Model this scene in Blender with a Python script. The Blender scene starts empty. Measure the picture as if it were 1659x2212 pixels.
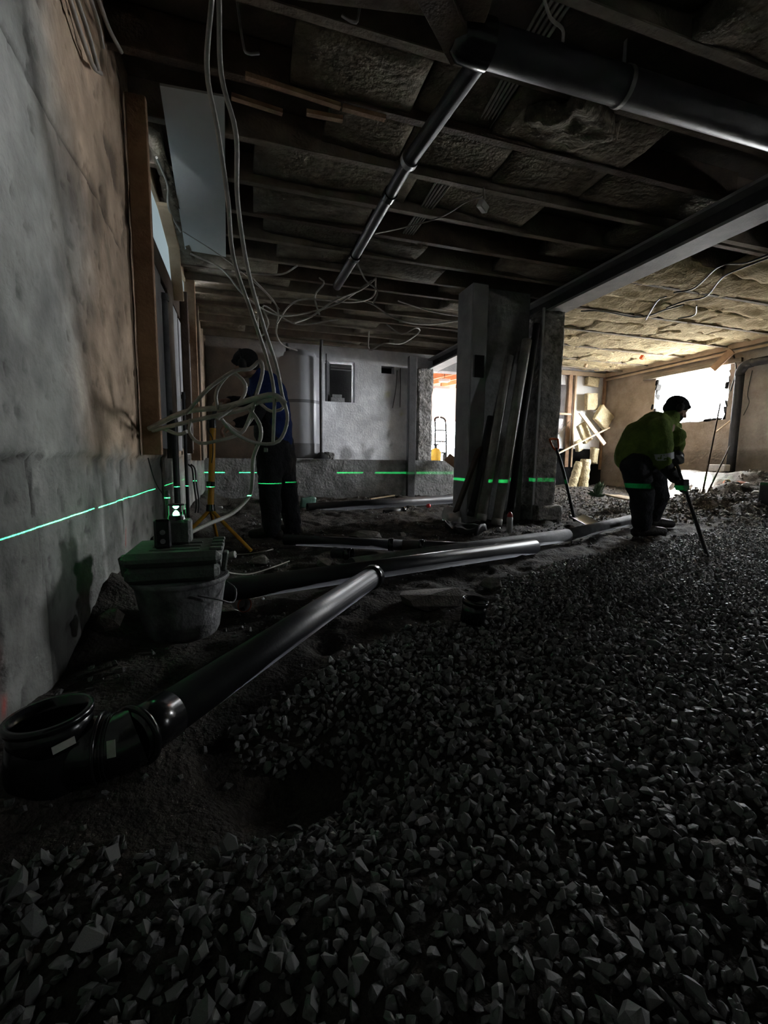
import bpy, bmesh, math, random
import numpy as np
from mathutils import Vector, Matrix, Euler

random.seed(7); RNG = np.random.default_rng(11)
SC = bpy.context.scene; COL = SC.collection
PI = math.pi

# ------------------------------------------------------------------ camera
CAMH = 0.70
YAW, PITCH, ROLL = math.radians(-17.33), math.radians(-6.59), math.radians(-0.59)
FPX = 960.7
def _R():
    cy, sy = math.cos(YAW), math.sin(YAW); cp, sp = math.cos(PITCH), math.sin(PITCH); cr, sr = math.cos(ROLL), math.sin(ROLL)
    return (Matrix(((cy, -sy, 0), (sy, cy, 0), (0, 0, 1))) @ Matrix(((1, 0, 0), (0, cp, -sp), (0, sp, cp)))
            @ Matrix(((cr, 0, sr), (0, 1, 0), (-sr, 0, cr))))
RM = _R()
cam = bpy.data.objects.new('camera', bpy.data.cameras.new('camera')); COL.objects.link(cam)
cam.data.sensor_fit = 'HORIZONTAL'; cam.data.sensor_width = 36.0; cam.data.lens = FPX / 1659 * 36.0
cam.data.clip_start = 0.02; cam.data.clip_end = 200
right, fwd, up = RM.col[0], RM.col[1], RM.col[2]
cam.matrix_world = Matrix(((right.x, up.x, -fwd.x, 0), (right.y, up.y, -fwd.y, 0), (right.z, up.z, -fwd.z, CAMH), (0, 0, 0, 1)))
SC.camera = cam
# ------------------------------------------------------------------ world, sun, daylight openings, exposure
w = bpy.data.worlds.new('sky'); SC.world = w; w.use_nodes = True
w.node_tree.nodes['Background'].inputs[0].default_value = (0.93, 0.97, 1.0, 1)
w.node_tree.nodes['Background'].inputs[1].default_value = 55.0
SC.view_settings.view_transform = 'Standard'; SC.view_settings.look = 'None'
SC.view_settings.gamma = 1; SC.view_settings.use_curve_mapping = False
SC.view_settings.exposure = 1.1
SC.cycles.max_bounces = 7; SC.cycles.diffuse_bounces = 5; SC.cycles.glossy_bounces = 3; SC.cycles.transmission_bounces = 4
SC.cycles.transparent_max_bounces = 6
SC.cycles.sample_clamp_indirect = 4.0; SC.cycles.use_denoising = True
SC.cycles.caustics_reflective = False; SC.cycles.caustics_refractive = False
def sun_light():
    l = bpy.data.lights.new('sun', 'SUN'); l.energy = 200; l.angle = 0.02; l.color = (1, 0.97, 0.92)
    o = bpy.data.objects.new('sun', l); COL.objects.link(o)
    d = Vector((-1.0, -0.62, -1.25)).normalized()
    o.rotation_euler = d.to_track_quat('-Z', 'Y').to_euler(); o.location = (12, 6, 9)
sun_light()
def portal(name, loc, direction, sx, sy):
    l = bpy.data.lights.new(name, 'AREA'); l.shape = 'RECTANGLE'; l.size = sx; l.size_y = sy
    l.cycles.is_portal = True
    o = bpy.data.objects.new(name, l); COL.objects.link(o); o.location = loc
    o.rotation_euler = Vector(direction).to_track_quat('-Z', 'Z').to_euler()
XR, YB, ZC = 7.65, 8.20, 2.65           # right wall, upper back wall, joist undersides
portal('window_portal', (XR + 0.16, 6.2, 1.885), (-1, 0, 0), 1.5, .95)
portal('unseen_opening_portal', (XR + 0.16, .7, 1.5), (-1, 0, 0), .42, .42)  # small opening out of view, added to bring in light from the right
portal('workshop_portal', (6.2, 13.7, 1.35), (0, -1, 0), 2.4, 1.35)

# ------------------------------------------------------------------ photograph-plane measurements -> metres
CV = Vector((0, 0, CAMH))
def ray(px, py): return RM @ Vector(((px - 829.5) / FPX, 1, -(py - 1106) / FPX))
def PY(px, py, Y): r = ray(px, py); return CV + r * (Y / r.y)
def PX(px, py, X): r = ray(px, py); return CV + r * (X / r.x)
def PZ(px, py, z): r = ray(px, py); return CV + r * ((z - CAMH) / r.z)

# ------------------------------------------------------------------ numpy noise
_LAT = RNG.random((256, 256))
def vnoise(x, y):
    x = np.asarray(x, float); y = np.asarray(y, float)
    xi = np.floor(x).astype(int); yi = np.floor(y).astype(int); fx = x - xi; fy = y - yi
    fx = fx * fx * (3 - 2 * fx); fy = fy * fy * (3 - 2 * fy)
    a = _LAT[xi & 255, yi & 255]; b = _LAT[(xi + 1) & 255, yi & 255]; c = _LAT[xi & 255, (yi + 1) & 255]; d = _LAT[(xi + 1) & 255, (yi + 1) & 255]
    return (a * (1 - fx) + b * fx) * (1 - fy) + (c * (1 - fx) + d * fx) * fy
def fbm(x, y, o=4):
    s = 0; a = 0.5; t = 0
    for i in range(o):
        s = s + a * vnoise(x * 2 ** i + 17.3 * i, y * 2 ** i + 5.1 * i); t += a; a *= 0.5
    return s / t - 0.5
def sstep(a, b, x): t = np.clip((x - a) / (b - a), 0, 1); return t * t * (3 - 2 * t)

# ------------------------------------------------------------------ materials
def mat(name, c1, c2=None, scale=5.0, rough=0.8, bump=0.25, bscale=45.0, spec=0.3, metal=0.0, tint=False, stretch=None, emit=None, dist=0.02, alpha=None, coat=0):
    m = bpy.data.materials.new(name); m.use_nodes = True; nt = m.node_tree; N = nt.nodes; L = nt.links
    b = N['Principled BSDF']; b.inputs['Roughness'].default_value = rough; b.inputs['Metallic'].default_value = metal
    b.inputs['Specular IOR Level'].default_value = spec
    if coat: b.inputs['Coat Weight'].default_value = coat; b.inputs['Coat Roughness'].default_value = 0.15
    c2 = c2 or tuple(x * 0.6 for x in c1)
    tc = N.new('ShaderNodeTexCoord'); vec = tc.outputs['Object']
    if stretch:
        mp = N.new('ShaderNodeMapping'); mp.inputs['Scale'].default_value = stretch; L.new(vec, mp.inputs[0]); vec = mp.outputs[0]
    n = N.new('ShaderNodeTexNoise'); n.inputs['Scale'].default_value = scale; n.inputs['Detail'].default_value = 7; n.inputs['Roughness'].default_value = 0.62
    L.new(vec, n.inputs['Vector'])
    r = N.new('ShaderNodeValToRGB'); r.color_ramp.elements[0].position = 0.34; r.color_ramp.elements[1].position = 0.66
    r.color_ramp.elements[0].color = (*c2, 1); r.color_ramp.elements[1].color = (*c1, 1)
    L.new(n.outputs['Fac'], r.inputs[0]); out = r.outputs[0]
    if tint:
        at = N.new('ShaderNodeAttribute'); at.attribute_name = 'tint'
        mx = N.new('ShaderNodeMix'); mx.data_type = 'RGBA'; mx.blend_type = 'MULTIPLY'; mx.inputs[0].default_value = 1
        L.new(out, mx.inputs[6]); L.new(at.outputs['Color'], mx.inputs[7]); out = mx.outputs[2]
    L.new(out, b.inputs['Base Color'])
    if bump:
        n2 = N.new('ShaderNodeTexNoise'); n2.inputs['Scale'].default_value = bscale; n2.inputs['Detail'].default_value = 5
        L.new(vec, n2.inputs['Vector'])
        bp = N.new('ShaderNodeBump'); bp.inputs['Strength'].default_value = bump; bp.inputs['Distance'].default_value = dist
        L.new(n2.outputs['Fac'], bp.inputs['Height']); L.new(bp.outputs[0], b.inputs['Normal'])
    if emit: b.inputs['Emission Color'].default_value = (*emit[0], 1); b.inputs['Emission Strength'].default_value = emit[1]
    if alpha is not None: b.inputs['Alpha'].default_value = alpha
    return m
MT = dict(
    soil=mat('soil', (0.065, 0.056, 0.048), (0.026, 0.022, 0.02), 9, 0.88, 0.8, 60, 0.2, tint=True),
    soil_lump=mat('soil_lump', (0.12, 0.1, 0.085), (0.05, 0.042, 0.036), 30, 0.7, 0.4, 90, 0.35),
    gravel=mat('gravel_stone', (0.25, 0.248, 0.243), (0.075, 0.075, 0.076), 48, 0.5, 0.3, 120, 0.4),
    gravel_dark=mat('dark_gravel_stone', (0.16, 0.155, 0.15), (0.07, 0.07, 0.068), 22, 0.5, 0.3, 120, 0.5),
    rock=mat('rock', (0.24, 0.22, 0.2), (0.12, 0.11, 0.1), 9, 0.75, 0.5, 40),
    wall=mat('old_plaster', (0.42, 0.405, 0.38), (0.25, 0.24, 0.225), 3.2, 0.9, 0.55, 34, 0.2, tint=True),
    white_wall=mat('whitewashed_wall', (0.88, 0.88, 0.9), (0.66, 0.66, 0.69), 6, 0.9, 0.4, 30, 0.2, tint=True),
    brown_wall=mat('damp_wall', (0.4, 0.33, 0.27), (0.26, 0.205, 0.16), 4, 0.9, 0.5, 28, 0.2, tint=True),
    concrete=mat('concrete', (0.3, 0.3, 0.3), (0.17, 0.17, 0.17), 7, 0.88, 0.6, 30, 0.2),
    concrete_rough=mat('broken_concrete', (0.34, 0.33, 0.32), (0.12, 0.115, 0.11), 11, 0.92, 0.9, 22, 0.2, dist=0.05),
    plaster_pale=mat('pale_plaster', (0.42, 0.42, 0.43), (0.3, 0.3, 0.31), 5, 0.9, 0.3, 40, 0.2),
    timber=mat('timber', (0.3, 0.19, 0.12), (0.17, 0.1, 0.06), 6, 0.75, 0.3, 60, 0.25, stretch=(1, 1, 1)),
    timber_dark=mat('dark_timber', (0.08, 0.055, 0.04), (0.04, 0.028, 0.02), 7, 0.8, 0.3, 60, 0.25),
    timber_grey=mat('grey_timber', (0.17, 0.14, 0.11), (0.085, 0.07, 0.056), 5, 0.85, 0.3, 50, 0.2),
    timber_pale=mat('pale_timber', (0.6, 0.47, 0.33), (0.45, 0.33, 0.22), 6, 0.7, 0.2, 60, 0.25),
    timber_orange=mat('orange_timber', (0.55, 0.25, 0.12), (0.4, 0.17, 0.08), 5, 0.7, 0.2, 50, 0.25),
    deck=mat('subfloor_boards', (0.1, 0.085, 0.07), (0.05, 0.042, 0.035), 4, 0.9, 0.3, 40),
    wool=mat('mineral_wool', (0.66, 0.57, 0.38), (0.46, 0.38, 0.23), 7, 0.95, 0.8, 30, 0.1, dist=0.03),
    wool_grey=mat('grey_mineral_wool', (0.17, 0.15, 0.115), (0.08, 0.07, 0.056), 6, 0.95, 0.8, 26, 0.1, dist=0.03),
    steel=mat('painted_steel', (0.45, 0.44, 0.43), (0.33, 0.325, 0.32), 6, 0.65, 0.15, 60, 0.4),
    board=mat('plasterboard', (0.5, 0.53, 0.53), (0.43, 0.46, 0.46), 2, 0.8, 0.05, 40, 0.3),
    black_pipe=mat('black_plastic_pipe', (0.03, 0.03, 0.034), (0.02, 0.02, 0.024), 12, 0.46, 0.06, 90, 0.32),
    gloss_black=mat('glossy_black_plastic', (0.012, 0.012, 0.013), (0.008, 0.008, 0.009), 12, 0.2, 0.03, 60, 0.5),
    grey_pipe=mat('dusty_grey_pipe', (0.2, 0.2, 0.205), (0.11, 0.11, 0.115), 8, 0.82, 0.15, 60, 0.15),
    black_rubber=mat('black_rubber', (0.02, 0.02, 0.022), (0.012, 0.012, 0.013), 20, 0.6, 0.2, 80),
    conduit=mat('grey_conduit', (0.42, 0.4, 0.37), (0.26, 0.25, 0.23), 14, 0.6, 0.2, 90, 0.4),
    cable=mat('grey_cable', (0.33, 0.3, 0.27), (0.2, 0.185, 0.165), 14, 0.6, 0.1, 80, 0.4),
    matte_black=mat('matte_black_pipe', (0.035, 0.035, 0.038), (0.022, 0.022, 0.024), 10, 0.85, 0.1, 60, 0.12),
    cable_dark=mat('dark_cable', (0.04, 0.04, 0.04), (0.025, 0.025, 0.025), 14, 0.5, 0.1, 80, 0.4),
    case=mat('tool_case_plastic', (0.09, 0.1, 0.09), (0.05, 0.056, 0.05), 9, 0.55, 0.3, 70, 0.35),
    bucket=mat('dusty_bucket', (0.22, 0.22, 0.225), (0.035, 0.035, 0.036), 7, 0.75, 0.3, 50, 0.3),
    yellow=mat('orange_tripod_paint', (0.72, 0.36, 0.03), (0.5, 0.22, 0.02), 12, 0.45, 0.1, 50, 0.5),
    orange=mat('orange_plastic', (0.7, 0.13, 0.03), (0.5, 0.08, 0.02), 12, 0.5, 0.1, 50, 0.4),
    red=mat('red_plastic', (0.55, 0.03, 0.03), (0.4, 0.02, 0.02), 12, 0.35, 0.05, 50, 0.5),
    white_plastic=mat('white_plastic', (0.6, 0.6, 0.58), (0.45, 0.45, 0.44), 12, 0.45, 0.05, 50, 0.4),
    label=mat('pale_sticker', (0.55, 0.54, 0.5), (0.42, 0.41, 0.38), 60, 0.5, 0, 50, 0.4),
    tank=mat('tank_enamel', (0.5, 0.51, 0.55), (0.44, 0.45, 0.49), 3, 0.35, 0.03, 40, 0.5),
    tank_dark=mat('tank_dark_enamel', (0.2, 0.2, 0.215), (0.15, 0.15, 0.165), 3, 0.4, 0.03, 40, 0.5),
    metal=mat('worn_metal', (0.4, 0.4, 0.4), (0.25, 0.25, 0.25), 12, 0.4, 0.15, 60, 0.5, 0.8),
    dark_metal=mat('dark_steel', (0.08, 0.08, 0.085), (0.045, 0.045, 0.048), 10, 0.5, 0.2, 50, 0.4, 0.4),
    hivis=mat('hivis_fabric', (0.17, 0.24, 0.05), (0.10, 0.15, 0.035), 12, 0.85, 0.4, 60, 0.2),
    hivis_bright=mat('hivis_band', (0.6, 0.75, 0.08), (0.45, 0.6, 0.05), 12, 0.7, 0.2, 60, 0.2),
    reflect=mat('reflective_tape', (0.55, 0.56, 0.58), (0.4, 0.41, 0.43), 20, 0.4, 0.1, 60, 0.4),
    trousers=mat('black_work_trousers', (0.028, 0.029, 0.034), (0.016, 0.016, 0.019), 12, 0.85, 0.5, 50, 0.2),
    blue=mat('blue_shirt', (0.025, 0.05, 0.2), (0.015, 0.03, 0.12), 10, 0.85, 0.4, 50, 0.2),
    skin=mat('skin', (0.42, 0.27, 0.2), (0.34, 0.2, 0.15), 12, 0.6, 0.1, 60, 0.3),
    hat=mat('dark_knit', (0.035, 0.035, 0.038), (0.02, 0.02, 0.022), 40, 0.9, 0.5, 140, 0.1),
    boot=mat('work_boot', (0.03, 0.026, 0.022), (0.018, 0.016, 0.014), 12, 0.6, 0.3, 60, 0.3),
    glove=mat('work_glove', (0.05, 0.05, 0.05), (0.03, 0.03, 0.03), 15, 0.8, 0.3, 60, 0.2),
    pale_bank=mat('pale_sand', (0.82, 0.81, 0.78), (0.7, 0.69, 0.66), 9, 0.95, 0.5, 40, 0.1),
    brick=mat('clay_brick', (0.45, 0.2, 0.12), (0.3, 0.13, 0.08), 9, 0.85, 0.4, 50, 0.2),
    cardboard=mat('cardboard', (0.4, 0.3, 0.18), (0.3, 0.22, 0.13), 6, 0.85, 0.2, 50, 0.2),
    green_film=mat('green_plastic_sheet', (0.08, 0.16, 0.125), (0.05, 0.11, 0.085), 8, 0.35, 0.2, 30, 0.5),
    film=mat('clear_plastic_bag', (0.6, 0.6, 0.6), (0.45, 0.45, 0.46), 8, 0.25, 0.2, 30, 0.6, alpha=0.6),
    room_white=mat('white_workshop_paint', (0.85, 0.85, 0.84), (0.8, 0.8, 0.79), 4, 0.9, 0.1, 30, 0.2),
    yellow_tank=mat('yellow_paint', (0.75, 0.5, 0.06), (0.65, 0.4, 0.05), 8, 0.5, 0.05, 40, 0.4),
    pane=mat('glowing_frosted_pane', (0.3, 0.35, 0.37), (0.26, 0.31, 0.33), 2, 0.3, 0, 10, 0.5, emit=((0.62, 0.8, 0.88), 0.17)),  # its glow stands in for dim daylight behind the window
    laser=mat('laser_lens', (0.1, 0.8, 0.3), (0.1, 0.8, 0.3), 2, 0.3, 0, 10, 0.5, emit=((0.12, 1.0, 0.35), 14.0)),
    leaf=mat('green_leaf', (0.13, 0.2, 0.12), (0.04, 0.08, 0.04), 10, 0.6, 0.2, 40, 0.3),
    hole=mat('hole_shade_black', (0.015, 0.015, 0.015), (0.01, 0.01, 0.01), 5, 0.95, 0.2, 30, 0.1),  # flat black painted in for the shade inside holes
)

# ------------------------------------------------------------------ mesh helpers
def wloc(o):
    v = Vector((0, 0, 0))
    while o: v += o.location; o = o.parent
    return v
def link(o, parent=None):
    COL.objects.link(o)
    if parent: o.parent = parent
    return o
def tag(o, label=None, cat=None, group=None, kind=None):
    if label: o['label'] = label
    if cat: o['category'] = cat
    if group: o['group'] = group
    if kind: o['kind'] = kind
    return o
def thing(name, loc, label, cat, group=None):
    o = bpy.data.objects.new(name, None); o.location = loc; o.empty_display_size = 0.05
    link(o); return tag(o, label, cat, group)
class MB:
    def __init__(s): s.v = []; s.f = []; s.sm = []
    def add(s, vs, fs, smooth=False):
        k = len(s.v); s.v += [Vector(p) for p in vs]; s.f += [tuple(i + k for i in f) for f in fs]; s.sm += [smooth] * len(fs); return s
    def box(s, c, d, rot=None, bev=0.0):
        hx, hy, hz = d[0] / 2, d[1] / 2, d[2] / 2; R = rot.to_matrix() if isinstance(rot, Euler) else rot
        if bev:
            b = min(bev, hx * .9, hy * .9, hz * .9); vs = []; fs = []
            bm = bmesh.new(); bmesh.ops.create_cube(bm, size=1)
            for v in bm.verts: v.co = Vector((v.co.x * d[0], v.co.y * d[1], v.co.z * d[2]))
            bmesh.ops.bevel(bm, geom=bm.edges[:], offset=b, segments=1, affect='EDGES')
            bm.verts.ensure_lookup_table(); vs = [v.co.copy() for v in bm.verts]; fs = [[v.index for v in f.verts] for f in bm.faces]; bm.free()
        else:
            vs = [Vector((x, y, z)) for x in (-hx, hx) for y in (-hy, hy) for z in (-hz, hz)]
            fs = [(0, 1, 3, 2), (4, 6, 7, 5), (0, 4, 5, 1), (2, 3, 7, 6), (0, 2, 6, 4), (1, 5, 7, 3)]
        if R: vs = [R @ v for v in vs]
        c = Vector(c); return s.add([v + c for v in vs], fs)
    def bar(s, a, b, w, h, upv=(0, 0, 1), bev=0.0):
        a, b = Vector(a), Vector(b); d = b - a; y = d.normalized(); u = Vector(upv)
        x = y.cross(u)
        if x.length < 1e-4: x = y.cross(Vector((1, 0, 0)))
        x.normalize(); z = x.cross(y)
        return s.box((a + b) / 2, (w, d.length, h), Matrix((x, y, z)).transposed(), bev)
    def ring(s, c, d, r, n, ang=0, rx=1.0):
        d = Vector(d).normalized(); a = Vector((0, 0, 1)) if abs(d.z) < .9 else Vector((1, 0, 0))
        u = a.cross(d).normalized(); v = d.cross(u)
        return [Vector(c) + u * (math.cos(t) * r * rx) + v * (math.sin(t) * r) for t in [2 * PI * i / n + ang for i in range(n)]]
    def cone(s, a, b, r0, r1, n=16, caps=True):
        a, b = Vector(a), Vector(b); d = b - a; vs = s.ring(a, d, r0, n) + s.ring(b, d, r1, n)
        fs = [(i, (i + 1) % n, n + (i + 1) % n, n + i) for i in range(n)]
        s.add(vs, fs, True)
        if caps: s.add(vs, [tuple(range(n))[::-1], tuple(range(n, 2 * n))])
        return s
    def hollow(s, a, b, r, t, n=24):
        a, b = Vector(a), Vector(b); d = b - a
        vs = s.ring(a, d, r, n) + s.ring(b, d, r, n) + s.ring(a, d, r - t, n) + s.ring(b, d, r - t, n)
        fs = []
        for i in range(n):
            j = (i + 1) % n
            fs += [(i, j, n + j, n + i), (2 * n + j, 2 * n + i, 3 * n + i, 3 * n + j), (n + i, n + j, 3 * n + j, 3 * n + i), (j, i, 2 * n + i, 2 * n + j)]
        return s.add(vs, fs, True)
    def lathe(s, o, axis, prof, n=24):
        o = Vector(o); ax = Vector(axis).normalized(); vs = []
        for r, h in prof: vs += s.ring(o + ax * h, ax, max(r, 1e-4), n)
        fs = [(k * n + i, k * n + (i + 1) % n, (k + 1) * n + (i + 1) % n, (k + 1) * n + i) for k in range(len(prof) - 1) for i in range(n)]
        s.add(vs, fs, True)
        s.add(vs, [tuple(range(n))[::-1], tuple(range((len(prof) - 1) * n, len(prof) * n))]); return s
    def tube(s, pts, r, n=8, radii=None, ridge=0.0):
        P = [Vector(p) for p in pts]; m = len(P); vs = []
        t = (P[1] - P[0]).normalized(); a = Vector((0, 0, 1)) if abs(t.z) < .9 else Vector((1, 0, 0)); u = a.cross(t).normalized()
        for i in range(m):
            t = (P[min(i + 1, m - 1)] - P[max(i - 1, 0)]).normalized(); u = (u - t * u.dot(t)).normalized(); v = t.cross(u)
            rr = radii[i] if radii else r
            if ridge: rr *= 1 + ridge * (i % 2)
            vs += [P[i] + (u * math.cos(2 * PI * k / n) + v * math.sin(2 * PI * k / n)) * rr for k in range(n)]
        fs = [(i * n + k, i * n + (k + 1) % n, (i + 1) * n + (k + 1) % n, (i + 1) * n + k) for i in range(m - 1) for k in range(n)]
        s.add(vs, fs, True); s.add(vs, [tuple(range(n))[::-1], tuple(range((m - 1) * n, m * n))]); return s
    def ell(s, c, rad, rot=None, nu=16, nv=10):
        R = rot.to_matrix() if isinstance(rot, Euler) else (rot or Matrix.Identity(3)); c = Vector(c); vs = []
        for j in range(1, nv):
            p = PI * j / nv
            for i in range(nu):
                t = 2 * PI * i / nu; vs.append(c + R @ Vector((rad[0] * math.sin(p) * math.cos(t), rad[1] * math.sin(p) * math.sin(t), rad[2] * math.cos(p))))
        fs = [(j * nu + i, (j + 1) * nu + i, (j + 1) * nu + (i + 1) % nu, j * nu + (i + 1) % nu) for j in range(nv - 2) for i in range(nu)]
        k = len(vs); vs += [c + R @ Vector((0, 0, rad[2])), c - R @ Vector((0, 0, rad[2]))]
        fs += [(k, i, (i + 1) % nu) for i in range(nu)] + [(k + 1, (nv - 2) * nu + (i + 1) % nu, (nv - 2) * nu + i) for i in range(nu)]
        return s.add(vs, fs, True)
    def prism(s, pts, vec):
        pts = [Vector(p) for p in pts]; n = len(pts); vec = Vector(vec); vs = pts + [p + vec for p in pts]
        return s.add(vs, [tuple(range(n))[::-1], tuple(range(n, 2 * n))] + [(i, (i + 1) % n, n + (i + 1) % n, n + i) for i in range(n)])
    def build(s, name, m, parent=None, origin=None):
        if parent: o0 = wloc(parent); lo = Vector((0, 0, 0))
        elif origin is not None: o0 = lo = Vector(origin)
        else:
            xs = [v.x for v in s.v]; ys = [v.y for v in s.v]; zs = [v.z for v in s.v]
            o0 = lo = Vector(((min(xs) + max(xs)) / 2, (min(ys) + max(ys)) / 2, min(zs)))
        me = bpy.data.meshes.new(name); me.from_pydata([v - o0 for v in s.v], [], s.f)
        me.polygons.foreach_set('use_smooth', s.sm)
        bm = bmesh.new(); bm.from_mesh(me); bmesh.ops.recalc_face_normals(bm, faces=bm.faces); bm.to_mesh(me); bm.free()
        me.materials.append(MT[m] if isinstance(m, str) else m)
        o = bpy.data.objects.new(name, me); o.location = lo; link(o, parent)
        return o
def np_mesh(name, V, T, m, parent=None, smooth=False, tint=None):
    me = bpy.data.meshes.new(name); T = np.asarray(T, np.int32); k = T.shape[1]
    me.vertices.add(len(V)); me.vertices.foreach_set('co', np.asarray(V, np.float32).ravel())
    me.loops.add(T.size); me.loops.foreach_set('vertex_index', T.ravel())
    me.polygons.add(len(T)); me.polygons.foreach_set('loop_start', np.arange(0, T.size, k, dtype=np.int32)); me.polygons.foreach_set('loop_total', np.full(len(T), k, np.int32))
    me.polygons.foreach_set('use_smooth', np.full(len(T), smooth)); me.update(calc_edges=True); me.validate()
    if tint is not None:
        a = me.color_attributes.new('tint', 'FLOAT_COLOR', 'POINT'); c = np.ones((len(V), 4), np.float32); c[:, :3] = tint; a.data.foreach_set('color', c.ravel())
    me.materials.append(MT[m]); o = bpy.data.objects.new(name, me); link(o, parent); return o
def grid(U, W): 
    nu, nw = len(U), len(W); i = np.arange(nu - 1)[:, None] * nw + np.arange(nw - 1)[None, :]
    return np.stack([i, i + nw, i + nw + 1, i + 1], -1).reshape(-1, 4)
def spline(pts, step=0.02):
    P = [Vector(p) for p in pts]; P = [P[0] * 2 - P[1]] + P + [P[-1] * 2 - P[-2]]; out = []
    for i in range(1, len(P) - 2):
        a, b, c, d = P[i - 1:i + 3]; k = max(3, int((c - b).length / step))
        for j in range(k):
            t = j / k; out.append(0.5 * ((2 * b) + (c - a) * t + (2 * a - 5 * b + 4 * c - d) * t * t + (3 * b - a - 3 * c + d) * t ** 3))
    out.append(P[-2]); return out
def lumpy(name, m, c, d, rot=None, lump=0.02, res=0.05, parent=None, seed=0, sag=0.0):
    """a soft slab of mineral wool: subdivided box pushed about by noise"""
    bm = bmesh.new(); bmesh.ops.create_cube(bm, size=1)
    n = [max(1, min(40, int(x / res))) for x in d]
    bm.free(); b = MB()
    def face(ax, sg):
        a1, a2 = [i for i in range(3) if i != ax]; n1, n2 = n[a1], n[a2]; vs = []
        for i in range(n1 + 1):
            for j in range(n2 + 1):
                p = [0, 0, 0]; p[ax] = sg * .5; p[a1] = i / n1 - .5; p[a2] = j / n2 - .5; vs.append(p)
        return vs, [(i * (n2 + 1) + j, (i + 1) * (n2 + 1) + j, (i + 1) * (n2 + 1) + j + 1, i * (n2 + 1) + j + 1) for i in range(n1) for j in range(n2)]
    R = rot.to_matrix() if rot else Matrix.Identity(3); c = Vector(c); rs = random.Random(seed); off = rs.random() * 50
    for ax in range(3):
        for sg in (-1, 1):
            vs, fs = face(ax, sg); W = []
            for p in vs:
                q = Vector((p[0] * d[0], p[1] * d[1], p[2] * d[2]))
                s1 = float(fbm(q.x * 5 + off + q.z * 3, q.y * 5 + off * .7, 3)); s2 = float(fbm(q.y * 6 + off, q.z * 6 + q.x * 4, 3)); s3 = float(fbm(q.x * 7 - off, q.y * 7 + q.z * 5, 4))
                q += Vector((s1, s2, s3 * 1.6)) * lump * 2
                if sag: q.z -= sag * max(0, 1 - (2 * p[0]) ** 2) * max(0, 1 - (2 * p[1]) ** 2)
                W.append(c + R @ q)
            b.add(W, fs, True)
    o = b.build(name, m, parent)
    bm = bmesh.new(); bm.from_mesh(o.data); bmesh.ops.remove_doubles(bm, verts=bm.verts, dist=1e-4); bmesh.ops.recalc_face_normals(bm, faces=bm.faces); bm.to_mesh(o.data); bm.free()
    return o
def rock_template(k, n=14, sc=(1, .8, .6)):
    rs = random.Random(k); bm = bmesh.new()
    for i in range(n):
        v = Vector((rs.gauss(0, 1), rs.gauss(0, 1), rs.gauss(0, 1))).normalized() * rs.uniform(.8, 1.05)
        bm.verts.new((v.x * sc[0] * rs.uniform(.85, 1.1), v.y * sc[1], v.z * sc[2]))
    bmesh.ops.convex_hull(bm, input=bm.verts); bmesh.ops.delete(bm, geom=[v for v in bm.verts if not v.link_faces], context='VERTS')
    bmesh.ops.triangulate(bm, faces=bm.faces); bm.verts.ensure_lookup_table(); bm.verts.index_update()
    V = np.array([v.co[:] for v in bm.verts]); F = np.array([[v.index for v in f.verts] for f in bm.faces]); bm.free(); return V, F
TEMPL = [rock_template(i, 13, (1, random.uniform(.65, .95), random.uniform(.4, .75))) for i in range(14)]
def scatter(name, P, S, m, parent):
    Vs, Fs, k = [], [], 0; idx = RNG.integers(0, len(TEMPL), len(P))
    for t, (V, F) in enumerate(TEMPL):
        sel = np.where(idx == t)[0]; n = len(sel)
        if not n: continue
        q = RNG.normal(size=(n, 4)); q[:, 3] *= 1.0; q /= np.linalg.norm(q, axis=1)[:, None]; a, b, c, d = q.T
        R = np.stack([1 - 2 * (c * c + d * d), 2 * (b * c - a * d), 2 * (b * d + a * c), 2 * (b * c + a * d), 1 - 2 * (b * b + d * d), 2 * (c * d - a * b), 2 * (b * d - a * c), 2 * (c * d + a * b), 1 - 2 * (b * b + c * c)], -1).reshape(n, 3, 3)
        W = np.einsum('nij,vj->nvi', R, V) * S[sel][:, None, None] + P[sel][:, None, :]
        Vs.append(W.reshape(-1, 3)); Fs.append((F[None] + (np.arange(n) * len(V))[:, None, None]).reshape(-1, 3) + k); k += n * len(V)
    return np_mesh(name, np.concatenate(Vs), np.concatenate(Fs), m, parent)

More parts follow.
